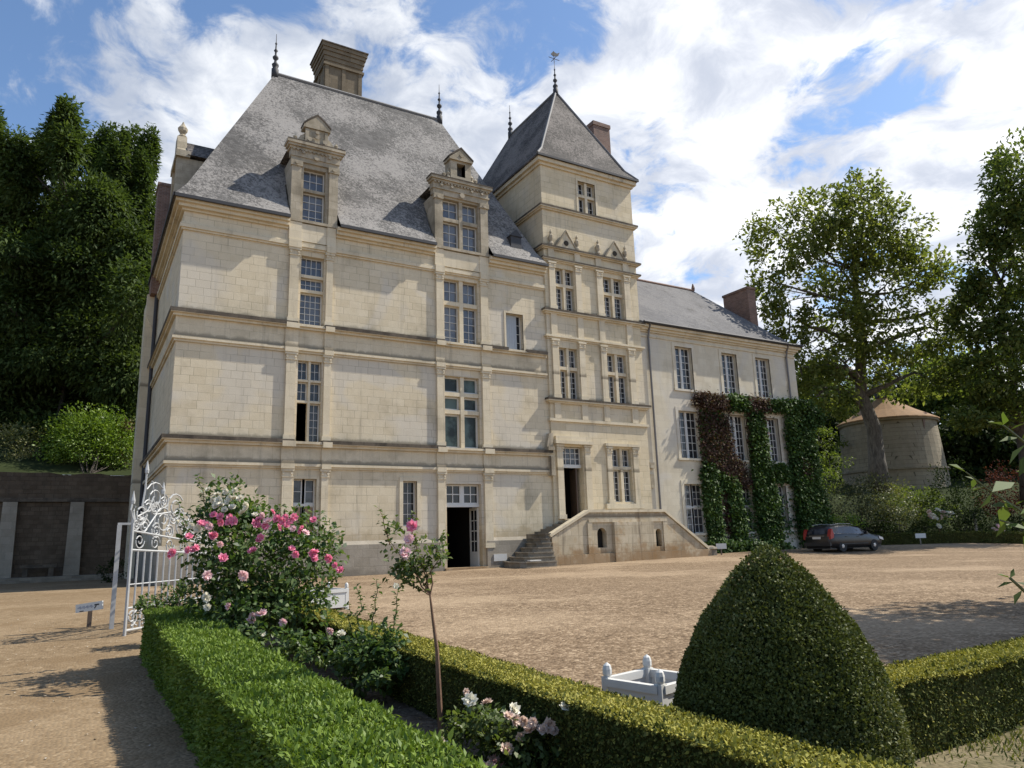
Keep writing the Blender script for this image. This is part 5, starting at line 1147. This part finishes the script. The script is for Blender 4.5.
# ================================================================== CREEPER ON THE WING
def creeper():
    yw = YF + .1
    T = thing('climbing_creeper', 'thick green and bronze creeper covering the lower right part of the wing', 'creeper', (33, yw, .2))
    def poly_pts(poly, n):
        xs = [p[0] for p in poly]; zs = [p[1] for p in poly]; out = []
        P = np.array(poly); tot = 0
        while tot < n:
            q = np.stack([rng.uniform(min(xs), max(xs), 4 * n), rng.uniform(min(zs), max(zs), 4 * n)], 1); ins = np.zeros(len(q), bool); j = len(P) - 1
            for i in range(len(P)):
                c = (P[i, 1] > q[:, 1]) != (P[j, 1] > q[:, 1]); xi = (P[j, 0] - P[i, 0]) * (q[:, 1] - P[i, 1]) / (P[j, 1] - P[i, 1] + 1e-9) + P[i, 0]
                ins ^= c & (q[:, 0] < xi); j = i
            out.append(q[ins]); tot += ins.sum()
        return np.concatenate(out)[:n]
    def mass(polys, mat, name, size=.17):
        P = []
        for poly, n, th in polys:
            n = int(n * 2.6); q = poly_pts(poly, n)
            # clumps pull the leaves together so that the coat is lumpy
            k = max(6, n // 60); cc = q[rng.integers(0, n, k)]; idx = rng.integers(0, k, n); q = q + rng.normal(0, .07, (n, 2)) + (rng.random((n, 1)) < .06) * rng.normal(0, .28, (n, 2)); q = q * .8 + .2 * (cc[idx] + rng.normal(0, .22, (n, 2)))
            dth = rng.uniform(.3, 1, k)[idx] * th * .7 * rng.uniform(.2, 1, n)
            P.append(np.stack([q[:, 0], yw - .03 - dth, q[:, 1]], 1))
        p = np.concatenate(P); n = len(p); a = unit(n) * .7 + np.array([0, -.5, -.35]); L = size * rng.uniform(.6, 1.3, n)
        leafmesh(name, p, a, unit(n) * .5 + np.array([0, -.8, .5]), L, L * .8, mat, T)
    mass([([(28.75, 5.0), (29.6, 5.2), (29.95, 4.4), (29.9, 2.0), (30.05, .3), (28.95, .3), (28.7, 2.5)], 3000, .45), ([(29.8, 4.5), (31.4, 4.2), (31.6, 3.3), (29.9, 3.5)], 900, .4), ([(30.55, 3.7), (31.5, 3.7), (31.75, 1.8), (31.65, .4), (30.65, .4)], 2300, .45),
          ([(32.75, 8.4), (34.0, 8.4), (34.1, 5.0), (34.5, 3.6), (34.7, 1.5), (34.6, .3), (32.75, .3), (32.5, 3.6)], 6200, .6),
          ([(34.1, 5.1), (35.7, 5.0), (36.0, 4.0), (34.2, 4.0)], 900, .5),
          ([(28.8, 8.2), (31.1, 8.2), (31.1, 4.2), (28.8, 4.2)], 500, .25), ([(30.0, 3.6), (36, 3.6), (36, .4), (30.0, .4)], 420, .2), ([(35.6, 8.3), (37.7, 8.4), (38.3, 7.6), (38.3, 4.0), (39.0, 2.0), (38.9, .3), (35.75, .3), (35.9, 3.0), (35.7, 5.5)], 8000, .8),
          ([(31.0, 8.05), (33.0, 8.05), (32.8, 8.85), (31.0, 8.85)], 1300, .65), ([(34.0, 8.2), (37.9, 8.2), (38.8, 8.6), (38.2, 9.0), (34.2, 8.8)], 2400, .7), ([(37.4, 8.9), (39.3, 8.6), (39.2, 7.4), (37.4, 7.4)], 900, .8),
          ([(28.4, .9), (34.5, .7), (36, .1), (28.4, .1)], 1900, 1.0)], L_IVY, 'green_foliage')
    mass([([(28.7, 8.0), (31.3, 8.0), (31.3, 5.3), (32.0, 4.9), (33.0, 4.0), (32.8, 3.4), (30.6, 3.6), (30.2, 4.4), (28.9, 4.6)], 4000, .35),
          ([(28.5, 8.1), (31.2, 8.0), (31.0, 8.8), (28.7, 8.85)], 1500, .75), ([(32.5, 8.1), (34.6, 8.1), (34.6, 8.8), (32.5, 8.85)], 1300, .7), ([(32.66, 8.2), (33.4, 8.2), (33.3, 5.0), (32.7, 5.0)], 500, .3), ([(33.5, 7.9), (34.15, 7.9), (34.15, 5.0), (33.7, 5.0)], 500, .4),
          ([(30.2, 3.6), (30.9, 3.6), (30.9, 1.0), (30.3, 1.0)], 350, .25), ([(36.4, 5.5), (37.4, 5.2), (37.5, 4.0), (36.5, 4.4)], 300, .85)], L_IVYR, 'bronze_foliage', .14)
    mb = MB()
    for x in (29.4, 31.3, 33.3, 33.8, 36.4, 37.3):
        pts = [np.array([x, yw - .12, .0])]
        for k in range(1, 7): pts.append(np.array([x + rng.normal(0, .22), yw - .12, k * 1.35]))
        mb.tube(pts, [.07 - .008 * i for i in range(7)], 5)
    mb.build('stems', BARKD, T)
creeper()

# ================================================================== CAR
def car():
    ang = R(-1); z0 = float(gz(32.6, 23.9)); T = thing('parked_car', 'dark estate car parked on the gravel near the creeper covered wing', 'car', (32.3, 24.3, z0))
    PA = plain('dark_blue_car_paint', (.008, .009, .012), .3, .0, var=.05); GL = glassmat('tinted_car_glass', (.015, .017, .02), .04); TY_ = plain('tyre_rubber', (.015, .015, .015), .8); RIM = plain('alloy_rim', (.45, .45, .46), .35, .7); RED = plain('red_tail_lamp', (.25, .010, .012), .3); CH = plain('chrome_trim', (.22, .22, .23), .35, .8); BLK = plain('black_plastic', (.018, .018, .018), .6); LMP = plain('clear_lamp', (.6, .6, .6), .1)
    ca, sa = math.cos(ang), math.sin(ang)
    # local: x forwards, y to the left, z up
    def put(mb, name, mat, parent=T, smooth=False):
        mb.v = [(32.4 + .88 * (x * ca - y * sa), 24.3 + .88 * (x * sa + y * ca), z0 + .88 * z) for x, y, z in mb.v]; return mb.build(name, mat, parent, smooth=smooth)
    # stations: x, z bottom, z belt, z roof, half width belt, half width roof
    sts = [(-.98, .42, .80, .82, .74, .72), (-.93, .26, .95, 1.0, .84, .74), (-.80, .24, 1.0, 1.28, .89, .66), (-.55, .24, 1.0, 1.44, .91, .62), (.2, .22, .97, 1.49, .92, .63), (1.1, .22, .94, 1.48, .92, .64), (1.75, .22, .93, 1.38, .91, .66), (2.3, .22, .92, 1.12, .91, .72), (2.62, .22, .92, .955, .90, .78), (3.1, .22, .88, .91, .88, .74), (3.5, .26, .80, .83, .83, .68), (3.72, .36, .68, .70, .72, .6)]
    b = MB(); n = 11; ring = []
    for x, zb, zl, zr, wb, wr in sts:
        half = [(wb * .86, zb), (wb * .98, zb + .12), (wb, (zb + zl) / 2), (wb * .985, zl), (wr + .02, max(zl + .005, zr - .05)), (wr * .6, zr + .01)]
        pts = [(x, y, z) for y, z in half] + [(x, -y, z) for y, z in half[::-1]]
        ring.append(pts)
    for p in ring: b.v += p
    k = len(ring[0])
    for i in range(len(ring) - 1):
        for j in range(k): m = (j + 1) % k; b.f.append((i * k + j, i * k + m, (i + 1) * k + m, (i + 1) * k + j))
    b.f.append(tuple(range(k))[::-1]); b.f.append(tuple((len(ring) - 1) * k + j for j in range(k)))
    body = put(b, 'body', PA, smooth=True)
    def side(i, f, s, e=.006):      # point on the glasshouse side at station i, fraction f from belt to roof
        x, zb, zl, zr, wb, wr = sts[i]; y = wb * .985 + (wr + .02 - wb * .985) * f; return (x, s * (y + e), zl + (zr - .05 - zl) * f)
    for s in (-1, 1):
        for a, c in ((2, 3), (3, 4), (4, 5), (5, 7)):
            g = MB(); q = []
            for i in range(a, c + 1): q.append((i, .12))
            lo = [side(i, .12, s) for i in range(a, c + 1)]; hi = [side(i, .9 if i < 7 else .7, s) for i in range(a, c + 1)]
            for i in range(len(lo) - 1): g.quad(lo[i], lo[i + 1], hi[i + 1], hi[i])
            put(g, 'side_window', GL)
        m = MB(); m.tube([(x, s * (wb * .985 + .012), zl + .03) for x, zb, zl, zr, wb, wr in sts[2:8]], .014, 5); put(m, 'window_trim', CH)
        m = MB(); m.tube([(-.5, s * .6, 1.5), (.3, s * .61, 1.55), (1.1, s * .62, 1.53), (1.4, s * .62, 1.46)], .018, 5); put(m, 'roof_rail', CH)
        m = MB(); m.obox((1.95, s * 1.0, 1.02), (1, 0, 0), (0, 1, 0), (0, 0, 1), .06, .1, .07); put(m, 'mirror', PA)
        m = MB(); m.prism([(-.955, .72), (-.70, .80), (-.66, .98), (-.78, 1.28), (-.86, 1.22), (-.96, .95)], 'y', s * .70, s * .915); put(m, 'tail_lamp', RED)
        m = MB(); m.prism([(3.3, .66), (3.66, .58), (3.62, .72), (3.3, .8)], 'y', s * .6, s * .87); put(m, 'headlight', LMP)
        for x in (.35, 1.35):
            m = MB(); m.obox((x, s * .925, .84), (1, 0, 0), (0, 1, 0), (0, 0, 1), .09, .012, .015); put(m, 'door_handle', PA)
        m = MB(); m.box(-.1, 2.2, s * .915 - .01, s * .915 + .01, .42, .48); put(m, 'side_trim', BLK)
        for x in (0.0, 2.76):
            m = MB().lathe([(.20, -.11), (.31, -.11), (.325, -.07), (.325, .07), (.31, .11), (.20, .11)], (x, s * .80, .325), 22, 'y'); w = put(m, 'tyre', TY_)
            m = MB(); m.lathe([(.21, .0), (.21, .095), (.17, .1), (.06, .11), (.05, .12)] if s > 0 else [(.21, .0), (.21, -.095), (.17, -.1), (.06, -.11), (.05, -.12)], (x, s * .805, .325), 20, 'y'); put(m, 'rim', RIM, w)
            m = MB()
            for q in range(5): a = 2 * math.pi * q / 5; m.obox((x + .125 * math.cos(a + .63), s * .912, .325 + .125 * math.sin(a + .63)), (1, 0, 0), (0, 1, 0), (0, 0, 1), .03, .008, .03)
            put(m, 'rim_opening', BLK, w)
    m = MB(); m.quad((-.955, -.66, .99), (-.955, .66, .99), (-.79, .58, 1.32), (-.79, -.58, 1.32)); put(m, 'rear_window', GL)
    m = MB(); m.quad((2.57, -.74, .97), (2.57, .74, .97), (1.80, .6, 1.40), (1.80, -.6, 1.40)); m.v = [(x + .02, y, z + .012) for x, y, z in m.v]; put(m, 'windscreen', GL)
    m = MB(); m.box(-1.03, -.9, -.86, .86, .36, .56); put(m, 'bumper', BLK)
    m = MB(); m.box(-1.0, -.955, -.27, .27, .74, .86); put(m, 'number_plate', WHT)
    m = MB(); m.box(-.985, -.93, -.5, .5, .885, .915); put(m, 'boot_trim', CH)
    m = MB(); m.box(-.9, 3.5, -.78, .78, .2, .36); put(m, 'underbody', BLK)
car()

# ================================================================== DOVECOTE, BACKGROUND RIGHT
def dovecote():
    c = at(893, 470, 62); cx, cy = c[0], c[1]; zb = 2.6; zt = at(893, 423, 62)[2]; zs = at(893, 472, 62)[2]
    T = thing('dovecote', 'round pale stone dovecote with ochre tiled conical roof behind the plane trunk', 'dovecote', (cx, cy, zb))
    MB().lathe([(4.15, zb - 1), (4.05, zs - .1), (4.2, zs - .08), (4.2, zs + .1), (3.98, zs + .12), (3.72, zt - .15), (3.9, zt - .1), (3.95, zt + .08)], (cx, cy, 0), 40).build('wall', DOV, T)
    za = at(893, 395, 62)[2]
    MB().lathe([(4.04, zt + .05), (4.0, zt + .15), (2.35, (zt + za) / 2 - .1), (.5, za - .05), (.45, za)], (cx, cy, 0), 32).build('roof', ORT, T)
    MB().lathe([(.62, za), (.7, za + .35), (.75, za + .9), (.95, za + 1.0), (.5, za + 1.5), (.05, za + 2.2)], (cx, cy, 0), 10).build('lantern', IRON, T)
    p = at(921, 419, 60); MB().prism([(p[0] - .6, p[2] - .9), (p[0] + .6, p[2] - .9), (p[0] + .6, p[2]), (p[0], p[2] + .5), (p[0] - .6, p[2])], 'y', p[1] - .5, p[1] + 1.6).build('roof_dormer', TILE, T)
dovecote()

# ================================================================== TREES AND SHRUBS, RIGHT BACKGROUND
def B(px, py, d, rx, rz, n, sub, ry=None): return (at(px, py, d), (rx, ry or rx, rz), n, sub)
def hzc(p): return float(hz(p[0], p[1]))
def right_trees():
    d = 52; b = at(880, 487, d); b[2] = min(b[2], hzc(b)) if hzc(b) > 2 else b[2]
    bl = [B(862, 225, d, 2.6, 2.6, 2100, 26), B(895, 235, d, 2.2, 2.2, 1500, 20), B(815, 215, d, 2.2, 1.9, 1300, 18), B(783, 240, d, 2.3, 2.2, 1400, 20), B(835, 265, d, 2.8, 2.4, 1700, 24), B(775, 285, d, 1.7, 2.2, 1000, 16), B(790, 330, d, 1.4, 2.2, 900, 14), B(835, 310, d, 2.3, 1.9, 1200, 20), B(885, 290, d, 2.8, 2.2, 1600, 22), B(930, 275, d, 1.6, 1.5, 500, 10), B(880, 335, d, 3.0, 2.0, 1700, 22), B(930, 330, d, 2.2, 1.8, 1000, 16), B(915, 375, d, 2.8, 1.8, 1500, 20), B(845, 365, d, 2.6, 1.8, 1400, 20), B(820, 395, d, 2.2, 1.6, 1100, 14), B(950, 305, d, 1.3, 1.0, 350, 8), B(800, 370, d, 1.6, 1.6, 700, 12), B(860, 190, d, 1.6, 1.2, 500, 10)]
    tree('plane_tree', 'tall airy plane tree with stout bare lower trunk before the dovecote', 'tree', b, bl, .62, L_PLANE, BARKP, .36, fork=.4, twigs=5, spread=.27)
    d = 48; b = at(1030, 500, d)
    bl = [B(1015, 200, d, 1.6, 1.6, 1200, 16), B(1030, 175, d, 2.6, 2.6, 3230, 24), B(1005, 215, d, 2.1, 2.0, 2210, 18), B(1015, 265, d, 2.8, 2.2, 3230, 24), B(985, 260, d, 1.4, 1.4, 850, 12), B(990, 320, d, 2.2, 1.8, 2210, 18), B(1030, 325, d, 2.8, 2.4, 3060, 22), B(990, 375, d, 2.6, 1.5, 2380, 18), B(965, 300, d, 1.2, 1.0, 595, 8), B(1030, 390, d, 2.8, 2.0, 3060, 22), B(975, 415, d, 2.0, 1.2, 1530, 12)]
    tree('broadleaf_tree', 'tall dark leafy tree cut off by the right edge of the view', 'tree', b, bl, .5, L_TREE, BARKD, .34, fork=.3, spread=.26)
    # masses beyond
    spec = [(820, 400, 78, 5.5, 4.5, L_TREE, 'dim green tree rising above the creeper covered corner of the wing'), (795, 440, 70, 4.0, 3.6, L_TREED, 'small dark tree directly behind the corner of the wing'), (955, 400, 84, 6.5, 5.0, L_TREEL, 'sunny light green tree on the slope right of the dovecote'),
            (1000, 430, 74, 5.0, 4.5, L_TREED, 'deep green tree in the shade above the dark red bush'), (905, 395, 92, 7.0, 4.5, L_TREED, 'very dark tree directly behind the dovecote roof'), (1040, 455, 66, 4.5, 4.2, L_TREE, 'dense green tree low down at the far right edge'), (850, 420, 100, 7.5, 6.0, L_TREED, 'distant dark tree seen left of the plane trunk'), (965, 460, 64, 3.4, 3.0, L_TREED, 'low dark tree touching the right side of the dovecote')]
    for px, py, d, rx, rzz, m, lab in spec:
        c = at(px, py, d); bs = np.array([c[0], c[1], hzc(c) - .5])
        bl = [(c + np.array([rng.normal(0, rx * .38), rng.normal(0, rx * .3), rng.normal(0, rzz * .35)]), (rx * rng.uniform(.45, .65),) * 2 + (rzz * rng.uniform(.45, .65),), 750, 14) for _ in range(8)] + [(c - np.array([0, 0, rzz * .7]), (rx * .8, rx * .8, rzz * .7), 1200, 20)]
        tree('background_tree', lab, 'tree', bs, bl, .3, m, BARKD, .55, 'trees on the slope beyond the court', twigs=1, spread=.3)
    # lawn terrace strip and shrubs between hedge and dovecote
    for nm, lab, cat, blobs, m, sz in (
        ('grey_shrub', 'large silvery grey green shrub behind the parked car', 'shrub', [B(845, 505, 50.5, 1.9, 1.5, 2200, 30), B(870, 498, 51, 1.7, 1.5, 1800, 26)], L_GREY, .16),
        ('yellow_shrub', 'yellowish green rounded shrub below the dovecote beside the grey one', 'shrub', [B(893, 506, 50, 1.4, 1.6, 2000, 26)], leafmat('olive_leaf', [(.09, .10, .035), (.13, .14, .05), (.18, .185, .07), (.22, .22, .10)], .5, .3), .15),
        ('spreading_shrub', 'mid green spreading shrub at the foot of the dovecote', 'shrub', [B(918, 502, 52, 1.9, 1.2, 1900, 26), B(935, 508, 51, 1.2, 1.0, 900, 14)], L_TREEL, .16),
        ('small_shrub', 'small bright green shrub just behind the car roof', 'shrub', [B(846, 523, 45, .9, .55, 900, 14), B(830, 524, 45, .5, .4, 300, 8)], L_LIME, .12),
        ('dark_shrub', 'tall almost black evergreen shrub right of the dovecote', 'shrub', [B(955, 495, 49, 1.6, 2.2, 2200, 28), B(968, 515, 48, 1.2, 1.2, 1000, 16)], L_TREED, .16),
        ('red_shrub', 'dark red leaved shrub near the right edge of the view', 'shrub', [B(1010, 492, 50, 1.8, 1.6, 2200, 26), B(990, 500, 50, 1.0, 1.0, 700, 12), B(1035, 500, 50, 1.6, 1.6, 1200, 20)], L_RED, .16),
        ('terrace_shrub', 'yellow green clipped shrubs on the bank left of the dovecote', 'shrub', [B(822, 440, 62, 1.8, 1.0, 1100, 16), B(828, 465, 58, 1.6, 1.0, 1000, 16), B(815, 480, 54, 1.5, 1.3, 900, 14)], L_TREEL, .18),
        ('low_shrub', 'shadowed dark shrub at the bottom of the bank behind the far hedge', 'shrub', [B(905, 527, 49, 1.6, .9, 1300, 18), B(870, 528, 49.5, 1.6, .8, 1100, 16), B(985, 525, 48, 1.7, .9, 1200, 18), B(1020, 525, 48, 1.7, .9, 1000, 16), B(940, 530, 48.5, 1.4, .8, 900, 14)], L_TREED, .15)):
        c = np.mean([x[0] for x in blobs], 0); bs = np.array([c[0], c[1], float(min(hzc(c), c[2] - .3)) if hzc(c) > -.2 else 0.0])
        bs[2] = max(bs[2], 0.0); shrub(nm, lab, cat, bs, blobs, m, sz)
    # white standard rose and small flowers before the hedge
    c = at(938, 515, 47.5); bs = np.array([c[0], c[1], .1])
    rose_bush('distant standard rose with a round head of cream flowers behind the far hedge', bs, [(shoot(bs, c, 4, .03), .035)], [(c - np.array([0, 0, .1]), (.85, .85, .5), 700, 14)], L_ROSE, .13, name='standard_rose', stemmat=STEMM,
              blooms=[(at(x, y, 46.8), 'w' if k % 3 else 'b', .30) for k, (x, y) in enumerate(((929, 512), (933, 516), (938, 510), (943, 512), (948, 513), (951, 513), (941, 517), (936, 518), (946, 516), (930, 517), (939, 526)))])
    c = at(998, 527, 46.5); bs = np.array([c[0], c[1], .1])
    rose_bush('distant low rose with a few peach flowers at the far right of the hedge', bs, [(shoot(bs, c, 4, .03), .03)], [(c, (.6, .6, .5), 400, 10)], L_ROSE, .12, blooms=[(at(x, y, 46), 'l' if k % 2 else 'b', .26) for k, (x, y) in enumerate(((994, 529), (998, 526), (1002, 530), (997, 531), (1001, 533)))])
    b = at(978, 540, 47); b[2] = .1
    T = thing('garden_post', 'slim pale wooden post standing behind the far hedge', 'post', b); MB().lathe([(.09, .0), (.09, 1.9), (.04, 2.0)], b, 8).build('shaft', STP, T)
    p = at(922, 546, 42.5); z = float(gz(p[0], p[1]))
    T = thing('garden_sign', 'small pale sign on a stick in front of the far low hedge', 'sign', (p[0], p[1], z))
    MB().obox((p[0], p[1], z + .52), (.86, -.51, 0), (.51, .86, 0), (0, 0, 1), .30, .02, .13).build('sign_plate', WHT, T); MB().box(p[0] - .03, p[0] + .03, p[1] + .03, p[1] + .07, z - .1, z + .42).build('stake', STP, T)
right_trees()

# ================================================================== TREES AND BUSHES, LEFT
def left_trees():
    def conifer(label, px, d, top, bottom, half, n):
        bl = []; H = bottom - top
        for k in range(n):
            t = (k + .5) / n; py = top + H * t; w = half * min(1, (2.2 * t) ** .48) * (1 if t < .85 else .9)
            for s in (-.78, -.28, .28, .78): bl.append(B(px + s * w + rng.normal(0, half * .13), py + rng.normal(0, H * .045), d - 1.2 + rng.normal(0, 1.6), w * rng.uniform(.30, .44) / 734 * d, H / n * rng.uniform(.6, 1.0) / 734 * d, 2500, 34))
        bs = at(px, 430, d); bs[2] = float(tz(bs[0], bs[1]))
        tree('conifer_tree', label, 'tree', bs, bl, .5, L_YEW, BARKD, .33, 'dark conifers behind the retaining wall', aspect=.36, droop=.45, twigs=1, spread=.34, out=.8)
    conifer('tall dense dark conifer towering behind the left retaining wall', 62, 46, 134, 445, 84, 10)
    conifer('broad dark conifer filling the gap behind the tallest one', 100, 54, 148, 445, 62, 9)
    conifer('dark conifer cut off by the left edge of the view', -28, 48, 132, 445, 78, 9)
    conifer('dark conifer nearest to the left corner of the house', 132, 50, 165, 445, 48, 8)
    b = at(88, 470, 39.5); b[2] = 5.0
    shrub('bright_bush', 'bright green rounded bush on top of the retaining wall', 'bush', (b[0], 43.0, 5.0), [B(88, 438, 39.2, 1.8, 1.45, 6500, 50), B(68, 450, 39, 1.1, .95, 2000, 18), B(110, 448, 39.2, 1.1, 1.0, 2000, 18), B(88, 455, 38.6, 1.6, .6, 1500, 16)], L_LIME, .15)
    shrub('olive_bush', 'dull olive bush on the retaining wall at the left edge', 'bush', at(8, 465, 40) * np.array([1, 1, 0]) + np.array([0, 0, 5.0]), [B(8, 446, 39, 1.9, 1.15, 4200, 36)], leafmat('dull_olive_leaf', [(.10, .115, .035), (.14, .155, .05), (.18, .185, .07), (.20, .19, .09)], .5, .25), .13)
    shrub('reddish_shrub', 'small rusty shrub between the bright bush and the house corner', 'shrub', at(128, 468, 39.5) * np.array([1, 1, 0]) + np.array([0, 0, 5.0]), [B(130, 445, 39.6, .55, 1.3, 700, 14)], leafmat('rusty_leaf', [(.08, .04, .02), (.12, .065, .03), (.09, .09, .03), (.13, .12, .04)], .5, .25), .13)
    shrub('low_bush', 'low dark bush at the foot of the retaining wall near the gate', 'bush', at(112, 580, 30) * np.array([1, 1, 0]), [B(112, 572, 30, .5, .5, 500, 10)], L_TREED, .10)
left_trees()

# ================================================================== NEAR TREE AND SPRAY, RIGHT EDGE
def near_right():
    b = np.array([17.4, 3.6, float(gz(17.4, 3.6))])
    bl = [(np.array([17.2 + dx, 3.7 + dy, 7.4 + dz]), (1.7, 1.4, 1.3), 1500, 26) for dx, dy, dz in ((0, 0, .4), (-1.1, .5, -.2), (1.2, -.4, -.1), (.2, 1.0, -.5), (0, -1.1, -.3), (-.9, -.7, .2), (1, .9, .3))]
    tree('young_tree', 'leafy young tree beside the court just outside the right edge', 'tree', b, bl, .16, L_TREE, BARKD, .22, spread=.34)
    d = 3.1; root = at(1110, 800, d); root[2] = float(gz(root[0], root[1]))
    T = thing('leafy_shrub', 'thin arching leafy stems with large pale leaves at the right edge', 'shrub', root)
    st = [[root, at(1085, 640, d), at(1050, 545, d), at(1020, 510, d), at(985, 487, d), at(966, 472, d)], [root, at(1080, 620, d), at(1050, 500, d), at(1028, 445, d), at(1003, 425, d)], [root, at(1075, 660, d), at(1045, 610, d), at(1010, 578, d)], [root, at(1090, 640, d), at(1055, 590, d), at(1030, 530, d), at(1000, 520, d)]]
    mb = MB()
    for p in st: mb.tube(p, [.012, .01, .008, .006, .004, .003][:len(p)], 5)
    mb.build('stems', GSTEM, T)
    lv = [((966, 472), (-18, -8)), ((975, 478), (-4, 12)), ((985, 487), (-20, 6)), ((978, 481), (-14, -5)), ((992, 492), (24, -10)), ((992, 492), (-14, 18)), ((1002, 500), (18, 14)), ((1006, 503), (-6, 26)), ((1015, 508), (-26, -2)), ((1020, 511), (8, 14)), ((1005, 517), (-10, 22)), ((1022, 520), (4, 20)), ((1030, 530), (-28, -6)), ((1030, 530), (-6, 24)), ((1003, 425), (-16, -3)), ((1003, 425), (0, -14)), ((1010, 430), (18, -8)), ((1020, 438), (-22, 4)), ((1022, 440), (10, -10)), ((1026, 444), (-18, 22)), ((1030, 452), (-12, 26)), ((1040, 475), (-26, -4)), ((1042, 480), (-10, 24)), ((1010, 578), (-14, -4)), ((1010, 578), (4, -10)), ((1016, 582), (16, 6)), ((1014, 582), (-18, 6)), ((1022, 590), (-8, 16)), ((1028, 596), (12, 10)), ((1045, 505), (-26, 10)), ((1015, 505), (14, -6))]
    P = np.array([at(*a, d + rng.normal(0, .03)) for a, v in lv]); A = np.array([at(a[0] + v[0], a[1] + v[1], d + rng.normal(0, .04)) - at(*a, d) for a, v in lv]); L = np.linalg.norm(A, axis=1) * .95
    leafmesh('foliage', P, A, np.array([0, -.4, 1.]) + rng.normal(0, .4, (len(P), 3)), L, L * .38, leafmat('pale_large_leaf', [(.06, .085, .025), (.085, .12, .035), (.115, .15, .05), (.10, .15, .035)], .6, .35, .15), T)
near_right()

def litter():
    n = 900; x = rng.uniform(-6, .8, n); y = 1.5 + 16 * rng.random(n) ** 1.3; p = np.stack([x, y, gz(x, y) + .012], 1); a = unit(n); a[:, 2] *= .15
    o = leafmesh('loose_pebbles', p, a, unit(n) * .25 + np.array([0, 0, 1.]), rng.uniform(.012, .04, n), rng.uniform(.012, .03, n), plain('pale_pebble', (.42, .37, .30), .8, var=.4, vs=3)); o['kind'] = 'stuff'; o['category'] = 'pebbles'; o['label'] = 'pale pebbles and petals scattered over the sandy path'
    n = 500; x = rng.uniform(1.5, 2.75, n); y = rng.uniform(2, 14, n); p = np.stack([x, y, gz(x, y) + .015], 1); a = unit(n); a[:, 2] *= .2
    o = leafmesh('fallen_leaves', p, a, unit(n) * .3 + np.array([0, 0, 1.]), rng.uniform(.02, .05, n), rng.uniform(.015, .03, n), leafmat('dry_leaf', [(.16, .11, .05), (.24, .17, .08), (.38, .30, .22), (.12, .09, .05)], .8, .2, .1)); o['kind'] = 'stuff'; o['category'] = 'leaves'; o['label'] = 'dry leaves and petals fallen on the rose bed soil'
litter()
